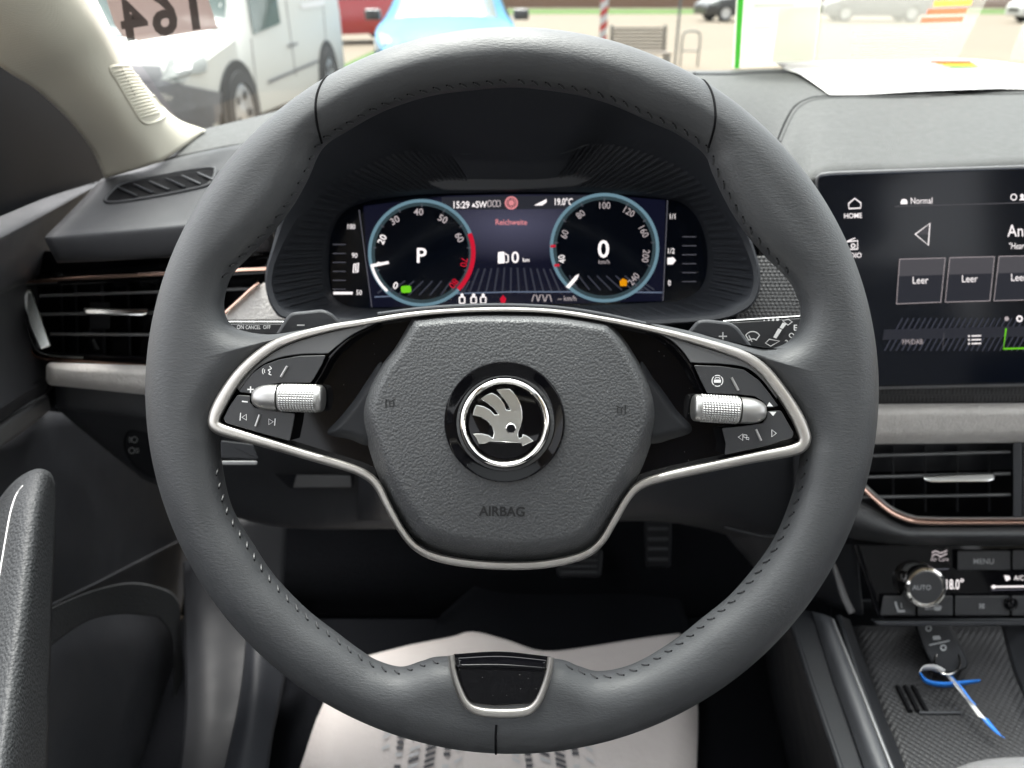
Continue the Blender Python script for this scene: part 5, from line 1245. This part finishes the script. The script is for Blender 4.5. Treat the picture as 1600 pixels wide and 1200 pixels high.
s2 = gsheet('label_reflection', [(1290, -40), (1560, -40), (1496, 90), (1276, 95)], 'sheet_thin', 'reflection of an energy label with red and orange bars, built as a see-through sheet on the windscreen', 'paper')  # sheet stands in for a label's reflection in the glass
for x0, x1, y, m in ((1460, 1520, -2, 'orange_reflection'), (1450, 1512, 11, 'red_reflection'), (1440, 1506, 24, 'red_reflection')):
    Acc().add(gpoly([(x0, y), (x1, y - 2), (x1 - 3, y + 6), (x0 - 2, y + 8)], .0014, 3)).build('bar', m, s2, smooth=False, face_cam=True)
ac = Acc()
for k in range(7): ac.add(gpoly([(1330 + 8 * (k % 3), 46 + k * 6), (1490 - k * 4, 44 + k * 6), (1490 - k * 4, 45.5 + k * 6), (1330 + 8 * (k % 3), 47.5 + k * 6)], .0014, 4))
ac.build('print', 'sheet_text', s2, smooth=False, face_cam=True)
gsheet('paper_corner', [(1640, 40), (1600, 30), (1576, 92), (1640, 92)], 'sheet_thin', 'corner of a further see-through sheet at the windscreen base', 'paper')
# ================================================================== car park outside
material('van_white', (0.46, 0.465, 0.44), 0.45, spec=0.3); material('car_blue', (0.03, 0.17, 0.30), 0.5, spec=0.25); material('car_red', (0.30, 0.015, 0.02), 0.35, coat=0.5)
material('car_silver', (0.15, 0.155, 0.16), 0.4, spec=0.3); material('car_black', (0.02, 0.02, 0.022), 0.3, coat=0.5)
material('bumper_grey', (0.12, 0.12, 0.125), 0.6); material('tyre', (0.03, 0.03, 0.03), 0.8); material('alloy', (0.5, 0.5, 0.5), 0.35, metal=0.7)
material('car_window', (0.06, 0.085, 0.078), 0.12, spec=0.3); material('lamp_glass', (0.22, 0.23, 0.22), 0.2, spec=0.4); material('amber', (0.8, 0.35, 0.1), 0.3)
material('sign_red', (0.35, 0.02, 0.015), 0.5); material('sign_white', (0.4, 0.4, 0.4), 0.5); material('post_grey', (0.10, 0.11, 0.11), 0.5, metal=0.4); material('bench_wood', (0.14, 0.12, 0.10), 0.7)
material('house_wall', (0.20, 0.12, 0.08), 0.85, vary=.1, vscale=1); material('hedge', (0.09, 0.14, 0.04), 0.9, bump=('noise', 6, 1, .2), vary=.5, vscale=2)
def loft(stations, M, n=6):
    """car body from cross sections [(x, [(y, z) from sill to roof middle])]"""
    rows = []
    for x, prof in stations:
        full = prof + [(-y, z) for y, z in reversed(prof[:-1])]
        rows.append([(x, y, z) for y, z in full])
    cols = [catmull([r[j] for r in rows], n) for j in range(len(rows[0]))]
    nr, nc = len(cols[0]), len(cols)
    vs = [M @ Vector(cols[j][i]) for i in range(nr) for j in range(nc)]
    fs = [(i * nc + j, i * nc + j + 1, (i + 1) * nc + j + 1, (i + 1) * nc + j) for i in range(nr - 1) for j in range(nc - 1)]
    fs += [(i * nc, (i + 1) * nc, (i + 1) * nc + nc - 1, i * nc + nc - 1) for i in range(nr - 1)]
    fs.append(tuple(range(nc))); fs.append(tuple((nr - 1) * nc + j for j in range(nc)))
    return vs, fs
def wheel_parts(par, M, x, y, r=0.31, side=1):
    ax = (M.to_3x3() @ Vector((0, side, 0))).normalized(); c = M @ Vector((x, y, r))
    ty = mesh('tyre', *lathe(c - ax * 0.19, ax, [(r * .70, 0), (r * .95, 0), (r, .03), (r, .15), (r * .95, .19), (r * .68, .20), (r * .66, .17)], 36), 'tyre', par, 40)
    mesh('rim', *lathe(c - ax * 0.05, ax, [(r * .66, 0), (r * .66, .045), (r * .60, .05), (r * .25, .03), (r * .12, .045), (0.001, .045)], 36), 'alloy', ty, 40)
    for k in range(5):
        u = ax.orthogonal().normalized(); v = ax.cross(u); a = 2 * pi * k / 5 + .3; d = u * cos(a) + v * sin(a)
        mesh('spoke_gap', *lathe(c - ax * 0.004 + d * r * .42, ax, [(r * .11, 0), (r * .10, .004), (0.001, .005)], 10), 'tyre', ty, 40)
    mesh('wheel_arch', *lathe(c - ax * 0.21, ax, [(r * 1.22, 0), (r * 1.22, .193), (r * 1.1, .196), (0.001, .186)], 40), 'tyre', par, 40)
    return ty
# ---- white van, nose towards us
fr_, re_ = Vector((-2.22, 6.55, 0)), Vector((-2.05, 9.2, 0))
fwd = (fr_ - re_).normalized(); lft = Vector((0, 0, 1)).cross(fwd)
org = re_ - lft * 0.80 - fwd * 0.75
Mv = Matrix(((fwd.x, lft.x, 0, org.x), (fwd.y, lft.y, 0, org.y), (0, 0, 1, 0), (0, 0, 0, 1)))
van = thing('delivery_van', 'white delivery van with grey lower bumper parked facing the windscreen', 'van', org + fwd * 2)
def vs_(w, zb, zs, wt, zt): return [(w * .97, zb), (w, zb + .12), (w, .62), (w, zs), (w * .5 + wt * .5, zs * .5 + zt * .5), (wt, zt - .06), (wt * .8, zt), (0, zt + .02)]
vb = loft([(0, vs_(.78, .30, .95, .70, 1.62)), (.15, vs_(.80, .26, .95, .74, 1.72)), (1.5, vs_(.81, .24, .95, .76, 1.76)), (2.35, vs_(.81, .24, .93, .72, 1.72)), (2.7, vs_(.81, .24, .90, .68, 1.50)), (3.25, vs_(.81, .25, .86, .66, 1.02)), (3.35, vs_(.81, .25, .84, .68, .96)), (3.8, vs_(.78, .25, .74, .64, .82)), (4.02, vs_(.68, .26, .60, .54, .66)), (4.06, vs_(.60, .30, .5, .45, .52))], Mv)
van_body = mesh('body', *vb, 'van_white', van, 45)
HV = Hit(van_body)
def onv(name, pts_, mat, h=0.006, n=5, par=None):
    pts_ = pts_ if n == 0 else rounded(pts_, 4, n)
    q = [HV(x, y, h) for x, y in pts_]; return mesh(name, q, [tuple(range(len(q)))], mat, par or van, smooth=False, face_cam=True)
def on_grid(name, corners, mat, H, h, n=7, par=None):
    """patch wrapped on a curved body: four sighted corners"""
    vs = []
    for i in range(n + 1):
        for j in range(n + 1):
            u, v = j / n, i / n
            x = (corners[0][0] * (1 - u) + corners[1][0] * u) * (1 - v) + (corners[3][0] * (1 - u) + corners[2][0] * u) * v
            y = (corners[0][1] * (1 - u) + corners[1][1] * u) * (1 - v) + (corners[3][1] * (1 - u) + corners[2][1] * u) * v
            vs.append(H(x, y, h))
    fs = [(i * (n + 1) + j, i * (n + 1) + j + 1, (i + 1) * (n + 1) + j + 1, (i + 1) * (n + 1) + j) for i in range(n) for j in range(n)]
    return mesh(name, vs, fs, mat, par, 60, face_cam=True)
on_grid('windscreen', [(60, -40), (352, -40), (352, 41), (120, 66)], 'car_window', HV, .01, 8, van)
dw = on_grid('door_window', [(381, -30), (427, -30), (437, 36), (394, 54)], 'car_window', HV, .01, 5, van)
on_grid('bumper', [(60, 118), (262, 128), (368, 150), (368, 205)], 'bumper_grey', HV, .02, 8, van); on_grid('grille', [(60, 100), (252, 106), (258, 128), (60, 130)], 'bumper_grey', HV, .024, 6, van)
on_grid('bumper', [(60, 118), (368, 150), (368, 215), (60, 240)], 'bumper_grey', HV, .021, 8, van)
hl = on_grid('headlight', [(264, 92), (322, 76), (318, 112), (252, 130)], 'lamp_glass', HV, .026, 6, van)
on_grid('lamp_bowl', [(276, 96), (298, 92), (300, 112), (278, 116)], 'chrome', HV, .032, 4, hl); on_grid('indicator_lamp', [(306, 80), (318, 78), (318, 87), (308, 89)], 'amber', HV, .032, 3, hl)
on_grid('side_moulding', [(417, 126), (496, 93), (496, 97), (418, 131)], 'bumper_grey', HV, .012, 6, van)
on_grid('door_handle', [(447, 70), (462, 66), (462, 70), (447, 74)], 'bumper_grey', HV, .02, 3, van)
for a, b in (((392, 60), (402, 150)), ((446, 0), (462, 118)), ((504, 0), (510, 80))):
    v, f = tube([HV(a[0] + (b[0] - a[0]) * k / 8, a[1] + (b[1] - a[1]) * k / 8, 0) for k in range(9)], 0.006, 6); mesh('door_gap', v, f, 'bumper_grey', van, 60)
wheel_parts(van, Mv, 3.35, .835, .32); wheel_parts(van, Mv, .75, .83, .32); wheel_parts(van, Mv, 3.35, -.83, .32, -1); wheel_parts(van, Mv, .75, -.82, .32, -1)
on_grid('lettering_smudge', [(468, 6), (506, 0), (506, 8), (470, 14)], 'ink_pale', HV, .008, 3, van)

# ---- saloon-type cars
def car(name, label, cat, pos, yaw, paint, group=None, detail=True, s=1.0, low=1.0):
    c, sn = cos(yaw), sin(yaw)
    M = Matrix(((c * s, -sn * s, 0, pos[0]), (sn * s, c * s, 0, pos[1]), (0, 0, s * low, 0), (0, 0, 0, 1))) @ Matrix.Translation((-2.0, 0, 0))
    t = thing(name, label, cat, (pos[0], pos[1], 0), group)
    def p(w, zb, zs, wt, zt): return [(w * .96, zb), (w, zb + .15), (w, .55), (w * .98, zs), (w * .55 + wt * .4, (zs + zt) / 2), (wt, zt - .05), (wt * .8, zt), (0, zt + .02)]
    b = mesh('body', *loft([(0, p(.70, .35, .62, .55, .80)), (.12, p(.82, .28, .80, .62, .98)), (.7, p(.86, .24, .90, .60, 1.36)), (1.6, p(.87, .22, .90, .62, 1.47)), (2.2, p(.87, .22, .90, .60, 1.42)), (2.75, p(.87, .22, .88, .64, 1.08)), (2.95, p(.87, .22, .86, .72, .95)), (3.6, p(.83, .22, .78, .66, .84)), (3.95, p(.72, .25, .62, .55, .68)), (4.02, p(.62, .3, .5, .45, .54))], M), paint, t, 45)
    for x in (.75, 3.25):
        for sd in (1, -1): 
            r = .31; ax = (M.to_3x3() @ Vector((0, sd, 0))).normalized(); cc = M @ Vector((x, .86 * sd, r / low))
            ty = mesh('tyre', *lathe(cc - ax * .19, ax, [(r * .7, 0), (r * .95, 0), (r, .03), (r, .15), (r * .95, .19), (r * .66, .195)], 28), 'tyre', t, 40)
            mesh('rim', *lathe(cc, ax, [(r * .64, -.01), (r * .62, .015), (r * .2, .008), (.001, .012)], 28), 'alloy', ty, 40)
    def quad(nm, pts_, mat, n=6):
        vs = [M @ Vector(q) for q in pts_]; return mesh(nm, vs, [tuple(range(len(vs)))], mat, t, smooth=False)
    HB2 = BVHTree.FromPolygons([v.co + ORG[b] for v in b.data.vertices], [tuple(q.vertices) for q in b.data.polygons])
    def wrap(nm, cor, mat, n=6, h=.008):
        vs = []
        for i in range(n + 1):
            for j in range(n + 1):
                u, v = j / n, i / n
                q = (Vector(cor[0]) * (1 - u) + Vector(cor[1]) * u) * (1 - v) + (Vector(cor[3]) * (1 - u) + Vector(cor[2]) * u) * v
                g = HB2.find_nearest(M @ q); vs.append(g[0] + g[1] * h)
        mesh(nm, vs, [(i * (n + 1) + j, i * (n + 1) + j + 1, (i + 1) * (n + 1) + j + 1, (i + 1) * (n + 1) + j) for i in range(n) for j in range(n)], mat, t, 60)
    wrap('windscreen', [(2.90, .66, .98), (2.90, -.66, .98), (2.25, -.54, 1.40), (2.25, .54, 1.40)], 'car_window', 8)
    wrap('rear_window', [(.25, .55, 1.08), (.25, -.55, 1.08), (.62, -.5, 1.32), (.62, .5, 1.32)], 'car_window')
    for sd in (1, -1):
        wrap('side_window', [(.75, .80 * sd, .98), (2.6, .80 * sd, .96), (2.1, .66 * sd, 1.34), (.85, .66 * sd, 1.32)], 'car_window')
        wrap('headlight', [(3.85, .75 * sd, .60), (3.6, .8 * sd, .66), (3.5, .78 * sd, .74), (3.85, .58 * sd, .68)], 'lamp_glass', 4, .015)
        if detail: mesh('door_mirror', *rbox((2.45, .88 * sd - .02, .92), (2.62, 1.06 * sd if sd > 0 else -1.06, 1.06) if sd > 0 else (2.62, -.86, 1.06), .03, 3, M) if sd > 0 else rbox((2.45, -1.06, .92), (2.62, -.86, 1.06), .03, 3, M), 'car_black', t, 40)
    wrap('grille', [(4.0, .4, .52), (4.0, -.4, .52), (3.98, -.45, .38), (3.98, .45, .38)], 'car_black', 4, .015)
    return t
car('parked_car', 'light blue hatchback parked facing us beyond the steering wheel', 'car', (-0.86, 11.6), radians(-88), 'car_blue', low=.92)
car('parked_car', 'red car standing behind the white van', 'car', (-4.4, 21), radians(200), 'car_red')
car('parked_car', 'black car parked far off behind the price sheet', 'car', (9.6, 35), radians(190), 'car_black', 'cars far across the car park')
car('parked_car', 'silver car parked far off behind the energy label reflection', 'car', (14.6, 34.5), radians(172), 'car_silver', 'cars far across the car park')
car('parked_car', 'white car parked at the far right of the car park', 'car', (21.5, 33), radians(175), 'van_white', 'cars far across the car park')
car('parked_car', 'grey car parked furthest along the row across the car park', 'car', (27.5, 34), radians(185), 'car_silver', 'cars far across the car park')
# ---- striped beacon
q = PZ(940, 96, 0); bt = thing('warning_beacon', 'red and white striped warning post standing in the car park', 'beacon', q)
mesh('board', *rbox((q.x - .07, q.y - .02, .12), (q.x + .07, q.y + .02, 1.45), .012), 'sign_white', bt)
for k in range(5):
    z = .25 + k * .24
    vs = [(q.x - .068, q.y - .0225, z), (q.x + .068, q.y - .0225, z + .10), (q.x + .068, q.y - .0225, z + .21), (q.x - .068, q.y - .0225, z + .11)]
    mesh('stripe', vs, [(0, 1, 2, 3)], 'sign_red', bt, smooth=False)
mesh('foot', *rbox((q.x - .2, q.y - .3, 0), (q.x + .2, q.y + .3, .10), .03), 'car_black', bt)
# ---- bench
q = PZ(998, 117, 0); be = thing('park_bench', 'dark slatted bench seen from behind the wheel', 'bench', q)
sc_ = 1.0
for k in range(7): mesh('backrest_slat', *rbox((q.x - .45, q.y + .26 + k * .012, .33 + k * .050), (q.x + .45, q.y + .29 + k * .012, .366 + k * .050), .006), 'bench_wood', be)
for k in range(4): mesh('seat_slat', *rbox((q.x - .46, q.y - .18 + k * .10, .30), (q.x + .46, q.y - .10 + k * .10, .33), .008), 'bench_wood', be)
for sx in (-.42, .42):
    for sy in (-.14, .2): mesh('leg', *rbox((q.x + sx - .025, q.y + sy - .025, 0), (q.x + sx + .025, q.y + sy + .025, .30), .006), 'post_grey', be)
    mesh('back_post', *rbox((q.x + sx - .02, q.y + .345, .28), (q.x + sx + .02, q.y + .375, .70), .006), 'post_grey', be)
# ---- pole and bicycle stand
q = PZ(1054, 105, 0); v, f = tube([q + Vector((0, 0, z)) for z in (0, .8, 1.6, 2.6)], .022, 10); po = mesh('sign_pole', v, f, 'post_grey', None, 50, loc=q); tag(po, 'slim dark metal pole standing beside the bench', 'pole')
cap_ = mesh('pole_cap', *lathe(q + Vector((0, 0, 2.6)), (0, 0, 1), [(.028, 0), (.028, .03), (.01, .04)], 12), 'post_grey', po)
q = PZ(1075, 104, 0); v, f = tube([q + Vector(p) for p in catmull([(-.14, 0, 0), (-.14, 0, .45), (-.08, 0, .55), (.1, 0, .55), (.16, 0, .45), (.16, 0, 0)], 5)], .016, 8); bs = mesh('bicycle_stand', v, f, 'post_grey', None, 50, loc=q); tag(bs, 'bent metal bicycle stand next to the slim pole', 'bicycle stand')
mesh('crossbar', *tube([q + Vector((-.14, 0, .25)), q + Vector((.16, 0, .25))], .012, 8), 'post_grey', bs)
# ---- far building and hedge
b = thing('far_building', 'long low brown building across the car park', 'building', (12, 62, 0))
mesh('wall', *rbox((-14, 60, 0), (60, 68, 5.2), .05), 'house_wall', b)
for k in range(12): mesh('window', *rbox((-10 + k * 5.5, 59.93, 1.6), (-7.5 + k * 5.5, 60.02, 3.2), .02), 'car_window', b)
mesh('roof', *rbox((-14.5, 59.5, 5.2), (60.5, 68.5, 5.7), .08), 'bumper_grey', b)
random.seed(11)
hv = []; hf = []
for k in range(5200):
    c = Vector((random.uniform(-26, -6), random.gauss(30, .7), random.uniform(0, 2.4))); d = Vector((random.gauss(0, 1), random.gauss(0, 1), random.gauss(0, 1))).normalized() * .16; e = d.orthogonal().normalized() * .10
    o = len(hv); hv += [c - d, c + e, c + d, c - e]; hf.append((o, o + 1, o + 2, o + 3))
hd = bpy.data.meshes.new('hedge'); hd.from_pydata([v - Vector((-16, 30, 0)) for v in hv], [], hf); hd.materials.append(MAT['hedge'])
ho = bpy.data.objects.new('hedge', hd); COL.objects.link(ho); ho.location = (-16, 30, 0); tag(ho, 'green hedge bordering the car park beyond the van', 'hedge')
